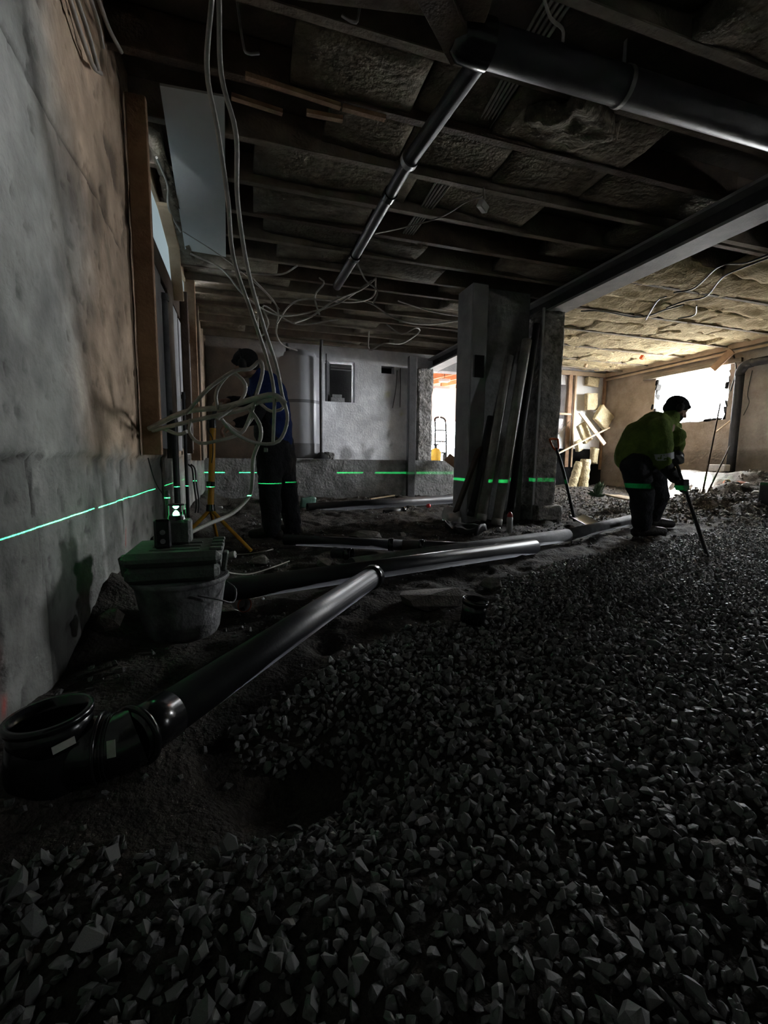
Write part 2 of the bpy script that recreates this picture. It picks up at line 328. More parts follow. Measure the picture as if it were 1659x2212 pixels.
# ------------------------------------------------------------------ ground
def ground(x, y):
    x = np.asarray(x, float); y = np.asarray(y, float)
    h = 0.035 * fbm(x * 1.6, y * 1.6, 3)
    dirt = dirt_mask(x, y)
    h = h + dirt * (0.10 * fbm(x * 3.1 + 4, y * 3.1, 4) + 0.05 * fbm(x * 11, y * 11, 3))
    h = h + (1 - dirt) * 0.018 * fbm(x * 7, y * 7, 3)
    h = h - 0.10 * np.exp(-(((x - 0.12) / 0.26) ** 2 + ((y - 0.98) / 0.2) ** 2))          # scooped hollow beside the near fitting
    h = h - 0.03 * sstep(1.0, 2.6, y) * sstep(2.9, 2.3, y) * sstep(1.0, .2, x)
    h = h + 0.16 * sstep(-0.28, -0.6, x) * sstep(1.5, 2.3, y)                               # soil banked against the left wall
    h = h + 0.07 * sstep(-0.38, -0.6, x) * sstep(1.5, .2, y)
    h = h + 0.08 * sstep(6.4, 7.4, y)
    h = h + 0.12 * sstep(3.9, 4.6, x) * sstep(4.8, 6.6, y)                                  # dug soil in the back right bay
    h = h + 0.30 * np.exp(-(((x - 6.2) / 0.9) ** 2 + ((y - 4.35) / 0.85) ** 2)) * (1 + 0.8 * fbm(x * 4, y * 4, 3))
    e = x + 0.5 * fbm(x * 2.2, y * 2.2, 3) + .12 * fbm(x * 9, y * 9, 2)
    bank = sstep(6.15, 6.95, e) * sstep(.3, -.1, y - (5.5 + .9 * (x - 6.5))) * sstep(-.5, 0.5, y)
    h = h * (1 - bank) + bank * (0.57 + 0.1 * fbm(x * 4, y * 4, 4))
    return h
GPX = [(-500, 2600), (-260, 1990), (60, 1880), (300, 1790), (430, 1850), (600, 1760), (740, 1680), (735, 1590), (520, 1620), (480, 1560), (640, 1480), (760, 1400), (900, 1350), (1060, 1340), (1085, 1250), (1240, 1205), (1400, 1175), (1560, 1140), (1659, 1105), (1900, 1090)]
GP = [PZ(px, py, 0)[:2] for px, py in GPX] + [(9, -1.6), (-2, -1.6)]
def in_poly(x, y, P=None):
    P = P or GP; c = np.zeros(np.shape(x), bool); j = len(P) - 1
    for i in range(len(P)):
        xi, yi = P[i]; xj, yj = P[j]
        cond = ((yi > y) != (yj > y)); xx = (xj - xi) * (y - yi) / ((yj - yi) if yj != yi else 1e-9) + xi
        c ^= cond & (x < xx); j = i
    return c
def dirt_mask(x, y):
    s = 0.0
    for dx, dy in ((0, 0), (.05, .04), (-.05, .05), (.04, -.05), (-.04, -.04)): s = s + (~in_poly(x + dx, y + dy)).astype(float)
    return s / 5
def gz(x, y): return float(ground(np.array([x]), np.array([y]))[0])
GX = np.arange(-0.80, 8.5, 0.026); GY = np.arange(-3.6, YB + .02, 0.026)
gx, gy = np.meshgrid(GX, GY, indexing='ij'); gh = ground(gx, gy)
dm = dirt_mask(gx, gy); tn = 0.75 + 0.9 * (fbm(gx * 2, gy * 2, 4) + .1) ; tn = np.clip(tn, .4, 1.5)
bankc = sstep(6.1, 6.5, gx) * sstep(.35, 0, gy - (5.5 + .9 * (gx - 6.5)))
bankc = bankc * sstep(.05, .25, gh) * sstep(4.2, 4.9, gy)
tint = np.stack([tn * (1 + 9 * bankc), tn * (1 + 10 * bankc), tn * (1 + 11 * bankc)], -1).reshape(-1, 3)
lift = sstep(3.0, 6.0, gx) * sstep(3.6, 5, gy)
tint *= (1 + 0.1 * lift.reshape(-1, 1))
floor = np_mesh('floor', np.stack([gx, gy, gh], -1).reshape(-1, 3), grid(GX, GY), 'soil', smooth=True, tint=tint)
tag(floor, 'dug out earth and gravel floor of the cellar', kind='structure')
# gravel stones
def jgrid(x0, x1, y0, y1, s):
    X, Y = np.meshgrid(np.arange(x0, x1, s), np.arange(y0, y1, s), indexing='ij'); X = X.ravel(); Y = Y.ravel()
    return X + RNG.uniform(-s * .6, s * .6, X.size), Y + RNG.uniform(-s * .6, s * .6, Y.size)
def gravel():
    LP, LS = [], []
    for (x0, x1, y0, y1, s, r0, r1) in ((-.6, 3.0, .25, 1.9, .0235, .0095, .021), (-.6, 2.6, .25, 1.9, .03, .007, .013), (-.6, 2.6, .25, 1.2, .05, .014, .023), (-.2, 6.2, 1.9, 3.2, .025, .009, .018), (.9, 7.2, 3.2, 4.7, .032, .011, .023), (2.6, 4.2, 1.0, 1.9, .03, .01, .02)):
        X, Y = jgrid(x0, x1, y0, y1, s); keep = in_poly(X + .05 * fbm(X * 6, Y * 6, 3), Y + .05 * fbm(X * 6 + 9, Y * 6, 3))
        keep &= (X > -.56) & (X < 1.7 * Y + 1.6) & (X > .16 * Y - .62)
        X = X[keep]; Y = Y[keep]; u = RNG.random(X.size); S = r0 + (r1 - r0) * u ** 1.8
        S = np.where(RNG.random(X.size) < .03, S * 1.5, S)
        LP.append(np.stack([X, Y, ground(X, Y) + S * RNG.uniform(-.1, .9, X.size)], -1)); LS.append(S)
    P = np.concatenate(LP); S = np.concatenate(LS)
    dpx = S / np.linalg.norm(P - np.array([0, 0, CAMH]), axis=1); rel = P - np.array([0, 0, CAMH])
    Rn = np.array(RM); c = rel @ Rn; vis = (c[:, 1] > .1) & (np.abs(c[:, 0] / c[:, 1] * FPX) < 830) & (np.abs(c[:, 2] / c[:, 1] * FPX) < 1106) & (P[:, 2] > ground(P[:, 0], P[:, 1]) + S * .35)
    order = np.argsort(-dpx * vis); big = order[:300]; rest = order[300:]
    meshes = []
    for V, F in TEMPL:
        me = bpy.data.meshes.new('stone'); me.from_pydata(V.tolist(), [], F.tolist()); me.materials.append(MT['gravel']); meshes.append(me)
    for k in big:
        o = bpy.data.objects.new('stone', random.choice(meshes)); o.location = P[k]; s = float(S[k]); o.scale = (s, s, s)
        o.rotation_euler = (random.uniform(0, 6), random.uniform(0, 6), random.uniform(0, 6)); link(o, floor)
    g = scatter('gravel', P[rest], S[rest], 'gravel', floor); tag(g, kind='stuff')
    # loose rubble over the soil
    X, Y = jgrid(-.56, 7.3, .5, 7.4, .06); n = fbm(X * 2.5 + 3, Y * 2.5, 3); keep = (~in_poly(X, Y)) & (n > .02) & (X < 0.95 * Y + 1.6) & (X > .12 * Y - .75)
    X = X[keep]; Y = Y[keep]; S = .005 + .016 * RNG.random(X.size) ** 2.5
    b = scatter('rubble', np.stack([X, Y, ground(X, Y) + S * .3], -1), S, 'gravel_dark', floor); tag(b, kind='stuff')
    X, Y = jgrid(4.9, 7.6, 3.4, 5.9, .05); keep = (RNG.random(X.size) < .6) & ~((X > 6.2) & (Y > 4.7)); X = X[keep]; Y = Y[keep]; S = .012 + .03 * RNG.random(X.size) ** 2
    b = scatter('rubble', np.stack([X, Y, ground(X, Y) + S * .4], -1), S, 'rock', floor); tag(b, kind='stuff')
gravel()
X, Y = jgrid(3.75, 6.6, 3.9, 7.35, .042); keep = (RNG.random(X.size) < .75) & ((X < 6.2) | (Y < 4.6)); X = X[keep]; Y = Y[keep]; S = .007 + .024 * RNG.random(X.size) ** 2.2
tag(scatter('rubble', np.stack([X, Y, ground(X, Y) + S * .3], -1), S, 'soil_lump', floor), kind='stuff')

# ------------------------------------------------------------------ walls
def line_mask(u, v, pts, w):
    """soft mask around a polyline in the (u, v) plane of a wall"""
    d = np.full(u.shape, 9.0)
    for (a, b), (c, e) in zip(pts[:-1], pts[1:]):
        L2 = (c - a) ** 2 + (e - b) ** 2; t = np.clip(((u - a) * (c - a) + (v - b) * (e - b)) / L2, 0, 1)
        d = np.minimum(d, np.hypot(u - a - t * (c - a), v - b - t * (e - b)))
    return np.exp(-(d / w) ** 2)
XL = -0.58
def wall_left():
    U = np.concatenate([np.arange(-3.5, .8, .08), np.arange(.8, 3.3, .011), np.arange(3.3, YB + .2, .05)]); W = np.concatenate([np.arange(-.15, 2.9, .014)])
    u, v = np.meshgrid(U, W, indexing='ij')
    L = lambda *p: [(PX(a, b, XL).y, PX(a, b, XL).z) for a, b in p]
    disp = 0.016 * fbm(u * 2.2, v * 2.2, 4) + 0.006 * fbm(u * 14, v * 14, 3)
    edge = 0.70 + 0.07 * fbm(u * 5, u * 0 + 3, 4) + .02 * (u < 1.6)
    low = sstep(.012, -.012, v - edge)
    disp = disp - 0.02 * low                                           # plaster coat stands proud of the footing
    rock = line_mask(u, v, L((-40, 1010), (0, 1005), (35, 1000), (65, 985)), .006) + line_mask(u, v, L((75, 985), (85, 1060), (88, 1110)), .006)
    crack = line_mask(u, v, L((8, 1255), (15, 1320), (22, 1370), (18, 1420), (33, 1460), (25, 1490), (0, 1520)), .007 + .008 * np.abs(fbm(u * 20, v * 20, 2)))
    crack = np.maximum(crack, rock); form = line_mask(u, v, L((98, 1130), (115, 1250), (120, 1300), (130, 1440), (133, 1490)), .0045)
    shadow_groove = line_mask(u, v, L((10, 60), (45, 130), (130, 290), (200, 410), (262, 540)), .008)  # diagonal shadow line, sunk into the plaster and painted dark
    pit = np.clip((fbm(u * 9, v * 6, 3) - .17) * 9, 0, 1) * sstep(1.5, 2.6, u)
    chip = np.clip((fbm(u * 17 + 5, v * 17, 3) - .2) * 9, 0, 1)
    disp = disp - .03 * np.clip(crack, 0, 1) - .008 * form - .009 * shadow_groove - .008 * pit - .006 * chip
    n1 = fbm(u * 1.3, v * 1.3, 4); n2 = fbm(u * 5, v * 3, 4)
    brown = sstep(1.7, 2.2, u + .6 * n1) * sstep(.62, .8, v + .2 * n2)
    g = 0.95 + .9 * n1 + 1.0 * n2 + .5 * fbm(u * 13, v * 13, 3)
    g = g * (1 - .25 * low)
    dark = sstep(.0, .16, fbm(u * .9 + 3.3, v * .7 + 1.2, 3)) * .35
    g = np.clip(g * (1 - dark), .25, 1.4)
    tex = np.stack([g * (.97 + .14 * brown), g * (1 - .14 * brown), g * (1 - .33 * brown)], -1)
    k = (1 - .8 * np.clip(crack, 0, 1)) * (1 - .6 * form) * (1 - .72 * shadow_groove) * (1 - .5 * pit) * (1 - .4 * chip)
    patch = line_mask(u, v, L((170, 620), (215, 900), (230, 960)), .12); k = k * (1 - .35 * patch)
    drip = line_mask(u, v, L((228, 1010), (232, 1130), (245, 1280)), .02); k = k * (1 + .7 * drip)
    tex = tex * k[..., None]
    red = line_mask(u, v, L((12, 1410), (18, 1480)), .02) + .8 * line_mask(u, v, L((30, 1515), (28, 1545)), .014) + .9 * line_mask(u, v, L((281, 1145), (282, 1175)), .013)
    red = np.clip(red * (.7 + 1.2 * fbm(u * 30, v * 30, 2)), 0, 1)[..., None]; tex = tex * (1 - red) + np.array([1.1, .2, .16]) * red
    x = XL + disp
    # window recess high up, from the first post to the far corner
    rec = (u > 3.12) & (u < 5.9) & (v > 2.22) & (v < 2.62)
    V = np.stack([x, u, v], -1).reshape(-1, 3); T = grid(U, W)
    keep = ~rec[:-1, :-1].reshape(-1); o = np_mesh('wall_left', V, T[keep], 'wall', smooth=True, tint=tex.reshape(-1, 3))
    tag(o, 'cracked old plaster and concrete cellar wall with a green laser line', kind='structure'); return o
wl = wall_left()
def wplane(name, label, m, axis, pos, u0, u1, v0, v1, holes, thick, step=.04, disp=.012, tintf=None, low=None):
    """wall with depth: displaced inner face on a grid, cut by holes, plus reveals and outer face"""
    def cuts(a, b, idx):
        e = {a, b}
        for h in holes: e |= {h[idx], h[idx + 1]}
        e = sorted(q for q in e if a <= q <= b); out = []
        for p, q in zip(e[:-1], e[1:]):
            n = max(1, int(round((q - p) / step))); out += [p + (q - p) * i / n for i in range(n)]
        return np.array(out + [e[-1]])
    U = cuts(u0, u1, 0); W = cuts(v0, v1, 2); u, v = np.meshgrid(U, W, indexing='ij')
    d = disp * 2 * fbm(u * 3, v * 3, 4)
    sg = 1 if axis in ('y+', 'x+') else -1
    if low is not None: d = d + low(u, v)
    c = tintf(u, v) if tintf else np.ones(u.shape + (3,)) * np.clip(1 + .6 * fbm(u * 2, v * 2, 4), .5, 1.4)[..., None]
    um = (U[:-1] + U[1:]) / 2; wm = (W[:-1] + W[1:]) / 2; uu, ww = np.meshgrid(um, wm, indexing='ij'); keep = np.ones(uu.shape, bool)
    for h in holes: keep &= ~((uu > h[0]) & (uu < h[1]) & (ww > h[2]) & (ww < h[3]))
    q = pos + sg * (-d); T = grid(U, W)[keep.ravel()]
    f = (lambda a, b, c2: np.stack([a, b, c2], -1))
    V = f(u, q, v) if axis[0] == 'y' else f(q, u, v); V = V.reshape(-1, 3); q2 = np.full(u.shape, pos + sg * thick)
    V2 = (f(u, q2, v) if axis[0] == 'y' else f(q2, u, v)).reshape(-1, 3); n = len(V); nw = len(W)
    F = [T, T + n]; K = keep
    KP = np.pad(K, 1)
    for i in range(len(U)):
        for j in range(len(W) - 1):
            if KP[i, j + 1] != KP[i + 1, j + 1]: a = i * nw + j; F.append(np.array([[a, a + 1, a + 1 + n, a + n]]))
    for i in range(len(U) - 1):
        for j in range(len(W)):
            if KP[i + 1, j] != KP[i + 1, j + 1]: a = i * nw + j; F.append(np.array([[a, a + nw, a + nw + n, a + n]]))
    o = np_mesh(name, np.concatenate([V, V2]), np.concatenate(F), m, tint=np.concatenate([c.reshape(-1, 3)] * 2)); tag(o, label, kind='structure'); return o
pA = PY(702, 778, YB); pB = PY(766, 870, YB); nicheW = (pA.x, pB.x, pB.z, pA.z)
pA = PY(824, 790, YB); pB = PY(852, 808, YB); ventH = (pA.x, pB.x, pB.z, pA.z)
doorX0, doorX1 = PY(930, 900, YB).x, PY(1005, 900, YB).x; doorH = (doorX0, doorX1, 0.70, 2.45)
pA = PY(1204, 830, YB); pB = PY(1219, 905, YB); sideH = (pA.x, pB.x, pB.z, pA.z)
def tint_back(u, v):
    n = fbm(u * 2.2, v * 2.2, 4); g = np.clip(1 + .5 * n, .5, 1.3); c = np.ones(u.shape + (3,)) * g[..., None]
    left = sstep(.7, .2, u)[..., None]; c = c * (1 - left * np.array([.42, .47, .52]))          # bare brownish render on the left
    for p in ((745, 985), (793, 980)):
        q = PY(*p, YB); m = np.clip(np.exp(-(((u - q.x) / .13) ** 2 + ((v - q.z) / .19) ** 2)) * 2.2 + 2.2 * fbm(u * 9, v * 9, 3) - .7, 0, 1)[..., None]; c = c * (1 - .55 * m)
    for p, s in (((838, 852), .05), ((868, 893), .035)):
        q = PY(*p, YB); m = np.exp(-(((u - q.x) / s) ** 2 + ((v - q.z) / s) ** 2))[..., None]; c = c * (1 - m * np.array([.25, .25, .55]))
    q = [(PY(a, b, YB).x, PY(a, b, YB).z) for a, b in ((838, 932), (842, 955), (848, 970))]; c = c * (1 - .6 * line_mask(u, v, q, .018))[..., None]
    r = sstep(6.0, 6.4, u)[..., None]; c = c * (1 + r * .1)
    return c
wb = wplane('wall_back', 'whitewashed rear wall with a doorway into a bright workshop', 'white_wall', 'y+', YB, -1.0, XR + .3, 0, 2.85, [nicheW, ventH, doorH, sideH], .24, .05, .012, tint_back)
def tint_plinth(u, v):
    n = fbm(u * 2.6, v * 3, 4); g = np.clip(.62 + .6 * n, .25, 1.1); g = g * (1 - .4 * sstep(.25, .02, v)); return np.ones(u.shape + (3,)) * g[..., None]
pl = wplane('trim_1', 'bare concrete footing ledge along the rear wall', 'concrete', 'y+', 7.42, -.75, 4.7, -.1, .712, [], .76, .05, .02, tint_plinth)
MT_conc_tint = None
def tint_right(u, v):
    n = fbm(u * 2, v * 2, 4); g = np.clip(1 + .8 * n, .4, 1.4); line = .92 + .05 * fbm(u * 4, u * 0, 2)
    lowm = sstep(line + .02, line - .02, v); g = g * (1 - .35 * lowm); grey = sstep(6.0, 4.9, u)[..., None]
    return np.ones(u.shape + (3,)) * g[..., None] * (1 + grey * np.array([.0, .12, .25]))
wins = [(5.50, 6.90, 1.44, 2.33), (.51, .89, 1.31, 1.69)]  # the small second hole is the added opening out of view
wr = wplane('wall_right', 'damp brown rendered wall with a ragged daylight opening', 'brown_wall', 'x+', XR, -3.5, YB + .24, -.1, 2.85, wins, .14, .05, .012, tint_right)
wc = wplane('wall_front', 'plain cellar wall behind the viewer', 'wall', 'y-', -3.3, -.9, XR + .3, -.1, 2.85, [], .2, .2, .01)
# ragged render left round the window opening
b = MB(); rs = random.Random(5)
for (u, v, su, sv) in [(6.92 + rs.uniform(-.05, .03), 1.44 + i * .09, rs.uniform(.02, .07), .11) for i in range(10)] + [(5.5 + rs.uniform(-.03, .05), 1.5 + i * .1, rs.uniform(.02, .06), .12) for i in range(8)] + [(5.55 + i * .13, 1.44 + rs.uniform(-.03, .02), .15, rs.uniform(.04, .09)) for i in range(11)]:
    b.box((XR + rs.uniform(.04, .09), u, v), (.12, su, sv), Euler((rs.uniform(-.4, .4), 0, rs.uniform(-.2, .2))), .015)
o = b.build('window_1', 'brown_wall'); tag(o, 'ragged broken masonry edge round the bright window opening', kind='structure')

# ------------------------------------------------------------------ ceiling
b = MB(); b.box((XR / 2 - .4, 2.4, 2.87), (XR + 1.6, 12.4, .05)); ceiling = b.build('ceiling', 'deck', origin=(0, 0, 0)); tag(ceiling, 'dark timber floor structure overhead with joists and mineral wool', kind='structure')
b = MB(); b.box((3.6, 2.4, 3.05), (9.2, 12.6, .25)); o = b.build('roof_slab', 'concrete', ceiling)
JY = [0.1, .52, .94, 1.38, 1.8, 2.22, 2.65, 3.1, 3.55, 3.97, 4.38, 4.8, 5.18, 5.56, 5.94, 6.32, 6.7, 7.08, 7.46, 7.84]
rs = random.Random(3)
for k, y in enumerate(JY):
    b = MB(); b.bar((XL - .1, y, 2.745), (3.53, y + rs.uniform(-.012, .012), 2.745), .055, .19, bev=.004); b.build('joist', 'timber_grey' if k % 3 else 'timber_dark', ceiling)
    if y > 1.5:
        b = MB(); b.bar((3.53, y + .03, 2.755), (XR, y + rs.uniform(-.012, .012), 2.755), .055, .17); b.build('joist', 'timber_grey', ceiling)
# mineral wool in the left bays: some full, some half empty
for k in range(len(JY) - 1):
    y0, y1 = JY[k], JY[k + 1]; x = XL
    while x < 3.2:
        Lg = rs.uniform(.5, 1.3); fill = (k in (6, 7, 9, 10) and x < 1.0) or rs.random() < .5
        if fill and y1 < 7.9 and not (y0 > 2.6 and y1 < 4.9 and x < -.1):
            low = 2.70 if rs.random() < .6 else 2.66
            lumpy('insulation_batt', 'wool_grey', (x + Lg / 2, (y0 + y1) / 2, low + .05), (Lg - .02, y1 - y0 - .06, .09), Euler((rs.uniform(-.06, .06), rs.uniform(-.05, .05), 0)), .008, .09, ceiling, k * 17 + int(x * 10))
        x += Lg
# crumpled wool hanging in the bay near the camera's upper right
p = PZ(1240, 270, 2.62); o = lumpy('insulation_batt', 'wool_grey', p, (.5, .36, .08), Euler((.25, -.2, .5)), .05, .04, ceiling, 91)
# mineral wool quilt under the right-hand bay
for k in range(len(JY) - 1):
    y0, y1 = JY[k], JY[k + 1]
    if y0 < 2.1: continue
    x = 3.72 + (1.0 if y0 < 3.4 else 0)
    while x < XR - .1:
        Lg = min(rs.uniform(.85, 1.3), XR - x - .02)
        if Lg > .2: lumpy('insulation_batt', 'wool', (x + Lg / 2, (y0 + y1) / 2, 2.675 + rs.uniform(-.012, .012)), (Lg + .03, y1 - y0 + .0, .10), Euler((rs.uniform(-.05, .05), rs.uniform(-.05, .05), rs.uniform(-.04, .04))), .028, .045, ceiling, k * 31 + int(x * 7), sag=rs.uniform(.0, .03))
        x += Lg
# main steel beam: web and two flanges running front to back
bm_root = thing('steel_beam', (3.53, 2.4, 2.45), 'long steel ceiling beam carried by the concrete pillar, pale underneath, web coloured dark as shade', 'beam')
b = MB(); b.box((3.53, 2.4, 2.462), (.24, 11.8, .025)); b.build('flange', 'steel', bm_root)
b = MB(); b.box((3.53, 2.4, 2.635), (.24, 11.8, .025)); b.build('flange', 'steel', bm_root)
b = MB(); b.box((3.53, 2.4, 2.55), (.03, 11.8, .15)); b.build('web', 'dark_metal', bm_root)  # darker material than the flanges, painting in the shade of the unlit side
# plasterboard sheet under the joists by the left wall
q = [PZ(345, 185, 2.635), PZ(485, 210, 2.635), PZ(488, 555, 2.635), PZ(400, 540, 2.635)]
b = MB(); b.prism(q, (0, 0, .013)); o = b.build('plasterboard_sheet', 'board'); tag(o, 'pale blue-grey board fixed flat under the joists beside the left wall', 'board')
# pale furring strips on the joists upper left
for i, (a, c) in enumerate((((530, 163), (735, 230)), ((500, 208), (610, 243)), ((662, 243), (740, 258)), ((740, 232), (832, 256)))):
    b = MB(); b.bar(PZ(*a, 2.635), PZ(*c, 2.635), .03, .022); b.build('batten', 'timber', ceiling)
# ------------------------------------------------------------------ the timber posts, ledge and window strip on the left wall
def plank(name, a, c, w, h, m, label, cat, upv=(0, 0, 1), group=None):
    b = MB(); b.bar(a, c, w, h, upv, .004); o = b.build(name, m); return tag(o, label, cat, group)
plank('timber_post', (XL + .065, 2.93, .72), (XL + .065, 2.93, 2.64), .10, .05, 'timber', 'upright brown timber plank on the left wall ending above the footing', 'post', (0, 1, 0))
plank('timber_stud', (XL + .03, 3.02, .72), (XL + .03, 3.02, 2.64), .03, .05, 'timber_pale', 'thin pale batten edge fixed behind the upright brown plank', 'batten', (0, 1, 0))
plank('timber_post', (XL + .05, 5.55, .68), (XL + .05, 5.55, 2.64), .10, .07, 'timber', 'slim upright post at the far end of the left window ledge', 'post', (0, 1, 0))
plank('timber_post', (XL + .06, 4.75, .75), (XL + .06, 4.75, 2.25), .08, .06, 'timber_dark', 'dark upright under the middle of the left window ledge', 'post', (0, 1, 0))
plank('timber_post', (XL + .02, 6.4, .68), (XL + .02, 6.4, 2.64), .08, .06, 'timber_grey', 'grey post nearest the rear left corner of the cellar', 'post', (0, 1, 0))
plank('window_ledge', (XL + .018, 2.98, 2.085), (XL + .018, 5.95, 2.085), .03, .17, 'timber_dark', 'dark board ledge running below the high left window', 'ledge')
t = thing('window_2', (XL - .06, 4.5, 2.2), 'dim high strip window in the left wall', None); del t['label']; t['kind'] = 'structure'
b = MB(); b.box((XL - .022, 4.5, 2.42), (.012, 2.78, .40)); b.build('pane', 'pane', t)
b = MB(); b.box((XL - .015, 4.5, 2.63), (.05, 2.86, .03)); b.box((XL - .015, 4.5, 2.2), (.05, 2.86, .03)); b.build('window_frame', 'timber_pale', t)
b = MB(); b.box((XL - .01, 5.6, 2.42), (.05, .06, .40)); b.build('mullion', 'timber_pale', t)
b = MB(); b.box((XL - .16, 4.5, 2.42), (.05, 3.1, .7)); b.build('lining', 'timber_dark', t)
dpk = thing('jointed_board', PX(386, 650, XL + .07), 'tan board bent in two along the far side of the high left window', 'board')
for a_, c_ in (((352, 440), (375, 532)), ((375, 528), (386, 650))): b = MB(); b.bar(PX(*a_, XL + .06), PX(*c_, XL + .07), .03, .085, (1, 0, 0), .004); b.build('board', 'timber_pale', dpk)
# rough wool stuffed along the top of the window
for i, (a, s) in enumerate(((3.4, .5), (4.0, .6), (4.7, .6))):
    o = lumpy('insulation_scrap', 'wool_grey', (XL + .10, a, 2.665), (.09, s, .05), Euler((0, .1, 0)), .02, .04, None, 200 + i)
    tag(o, ['grey wool scrap stuffed above the window just behind the brown plank', 'grey wool scrap stuffed above the middle of the left window', 'farthest grey wool scrap stuffed above the left window'][i], 'insulation', 'wool scraps above the left window')
# pale boards lining the wall below the ledge
ys = np.linspace(3.1, 6.3, 12)
for i in range(11):
    b = MB(); b.box((XL + .02 + .006 * (i % 2), (ys[i] + ys[i + 1]) / 2, 1.38), (.018, ys[i + 1] - ys[i] - .012, 1.28 - .06 * (i % 3))); b.build('lining_board', 'plaster_pale' if i % 4 != 3 else 'timber_grey', wl)
# ------------------------------------------------------------------ pillar
pil = thing('concrete_pillar', (3.0, 4.75, 0), 'broad concrete pillar with rough column end carrying the steel beam', 'pillar')
b = MB(); b.box((2.53, 4.78, 1.3), (.20, .36, 2.7), None, .012); strip_ = b.build('plaster_strip', 'plaster_pale', pil)
b = MB(); b.box((2.92, 4.86, 1.3), (.62, .34, 2.7), None, .01); b.build('core', 'concrete', pil)
o = lumpy('column', 'concrete_rough', (3.455, 4.72, 1.19), (.30, .34, 2.5), None, .012, .035, pil, 44)
b = MB(); b.bar((3.275, 4.53, 0), (3.30, 4.53, 2.45), .028, .02, (0, 1, 0)); b.build('corner_bead', 'plaster_pale', pil)
b = MB(); b.box((2.535, 4.595, 1.76), (.11, .02, .24)); b.build('socket_hole_shade', 'hole', strip_)  # black plate stands in for the dark inside of a socket hole
o = lumpy('footing', 'concrete_rough', (3.45, 4.66, .06), (.36, .46, .26), None, .03, .05, pil, 45)
# steel post and the broken wall end left of the doorway
def PYb(px, Y): return PY(px, 900, Y).x
x0, x1 = PYb(880, 7.36), PYb(896, 7.36)
b = MB(); b.box(((x0 + x1) / 2, 7.34, 1.27), (x1 - x0, .10, 2.4), None, .006); o = b.build('steel_post', 'dark_metal'); tag(o, 'dark steel post standing before the rear ledge left of the doorway', 'post')
o = lumpy('broken_wall_end', 'concrete_rough', (PYb(912, 8.1), 8.12, 1.55), (.30, .30, 1.72), None, .045, .04, None, 46); tag(o, 'jagged broken concrete wall end beside the bright doorway', 'wall end')
b = MB(); b.box((PYb(1010, YB), YB - .03, 1.55), (.14, .22, 1.72), None, .006); o = b.build('door_1', 'timber'); tag(o, 'brown timber jamb on the right of the workshop doorway', kind='structure')
# leaning boards below the doorway
plank('ramp_board', PY(966, 987, 7.35), PY(1012, 1022, 6.9), .16, .025, 'timber', 'brown board sloping down from the doorway sill', 'board', (0, 1, .3))
plank('ramp_board', PY(985, 992, 7.3), PY(1030, 1012, 6.7), .14, .025, 'timber_dark', 'second darker board lying against the sill behind the pillar', 'board', (0, 1, .3))
# window niche fittings and cables on the rear wall
b = MB(); b.box(((nicheW[0] + nicheW[1]) / 2, YB + .28, (nicheW[2] + nicheW[3]) / 2), (.75, .03, .9)); o = b.build('window_3', 'hole'); tag(o, 'black backing standing in for the shade inside the small rear niche window', kind='structure')
b = MB(); b.box(((ventH[0] + ventH[1]) / 2, YB + .2, (ventH[2] + ventH[3]) / 2), (.4, .03, .3)); o = b.build('window_4', 'hole'); tag(o, 'black backing standing in for the shade inside the little vent hole', kind='structure')
wn = thing('niche_shutter', (nicheW[0] + .06, YB + .02, nicheW[2]), 'dark open shutter leaf inside the small rear window niche', 'shutter')
b = MB(); b.bar((nicheW[0] + .02, YB + .0, nicheW[2] + .42), (nicheW[0] + .11, YB + .2, nicheW[2] + .42), .02, .84); b.build('leaf', 'dark_metal', wn)
b = MB(); b.bar((nicheW[0] + .14, YB + .2, nicheW[3] - .06), (nicheW[1] - .02, YB + .2, nicheW[3] - .06), .03, .035); b.bar((nicheW[0] + .14, YB + .2, nicheW[3] - .11), (nicheW[1] - .02, YB + .2, nicheW[3] - .11), .03, .015); b.build('rail', 'metal', wn)
q = PY(728, 864, YB + .1); bx = thing('sill_box', (q.x, YB + .1, nicheW[2]), 'small pale two-tier box on the sill of the rear niche', 'box')
b = MB(); b.box((q.x, YB + .1, nicheW[2] + .04), (.26, .14, .08), None, .005); b.build('body', 'concrete', bx)
b = MB(); b.box((q.x - .01, YB + .1, nicheW[2] + .11), (.18, .12, .06), None, .005); b.build('lid', 'concrete', bx)
# ------------------------------------------------------------------ hot water tank on the ledge
tkc = PY(648, 900, 7.88); R = .355
tank = thing('hot_water_tank', (tkc.x, 7.82, .715), 'tall grey cylindrical water tank standing on the rear ledge', 'tank')
b = MB(); b.lathe((tkc.x, 7.82, .72), (0, 0, 1), [(R * .98, 0), (R, .02), (R, 1.62), (R * .97, 1.66)], 40); tsh = b.build('shell', 'tank', tank)
b = MB(); b.lathe((tkc.x, 7.82, 2.375), (0, 0, 1), [(R * .8, 0), (R * .8, .02), (R * .72, .1), (R * .5, .13)], 32); b.build('lid', 'tank', tank)
b = MB(); b.lathe((tkc.x, 7.82, 1.63), (0, 0, 1), [(R + .006, 0), (R + .006, .05)], 40); b.build('strap', 'tank_dark', tsh)
b = MB(); b.lathe((tkc.x, 7.82, .722), (0, 0, 1), [(R + .004, 0), (R + .004, .25)], 40); b.build('base_band', 'tank_dark', tsh)
b = MB(); b.cone((tkc.x - .2, 7.82, 2.4), (tkc.x - .2, 7.82, 2.62), .03, .03, 10); b.build('inlet_pipe', 'dark_metal', tank)
xx = PY(694, 900, 7.45).x
dp = thing('downpipe', (xx, 7.47, .72), 'narrow dark waste pipe running down the right side of the tank', 'pipe')
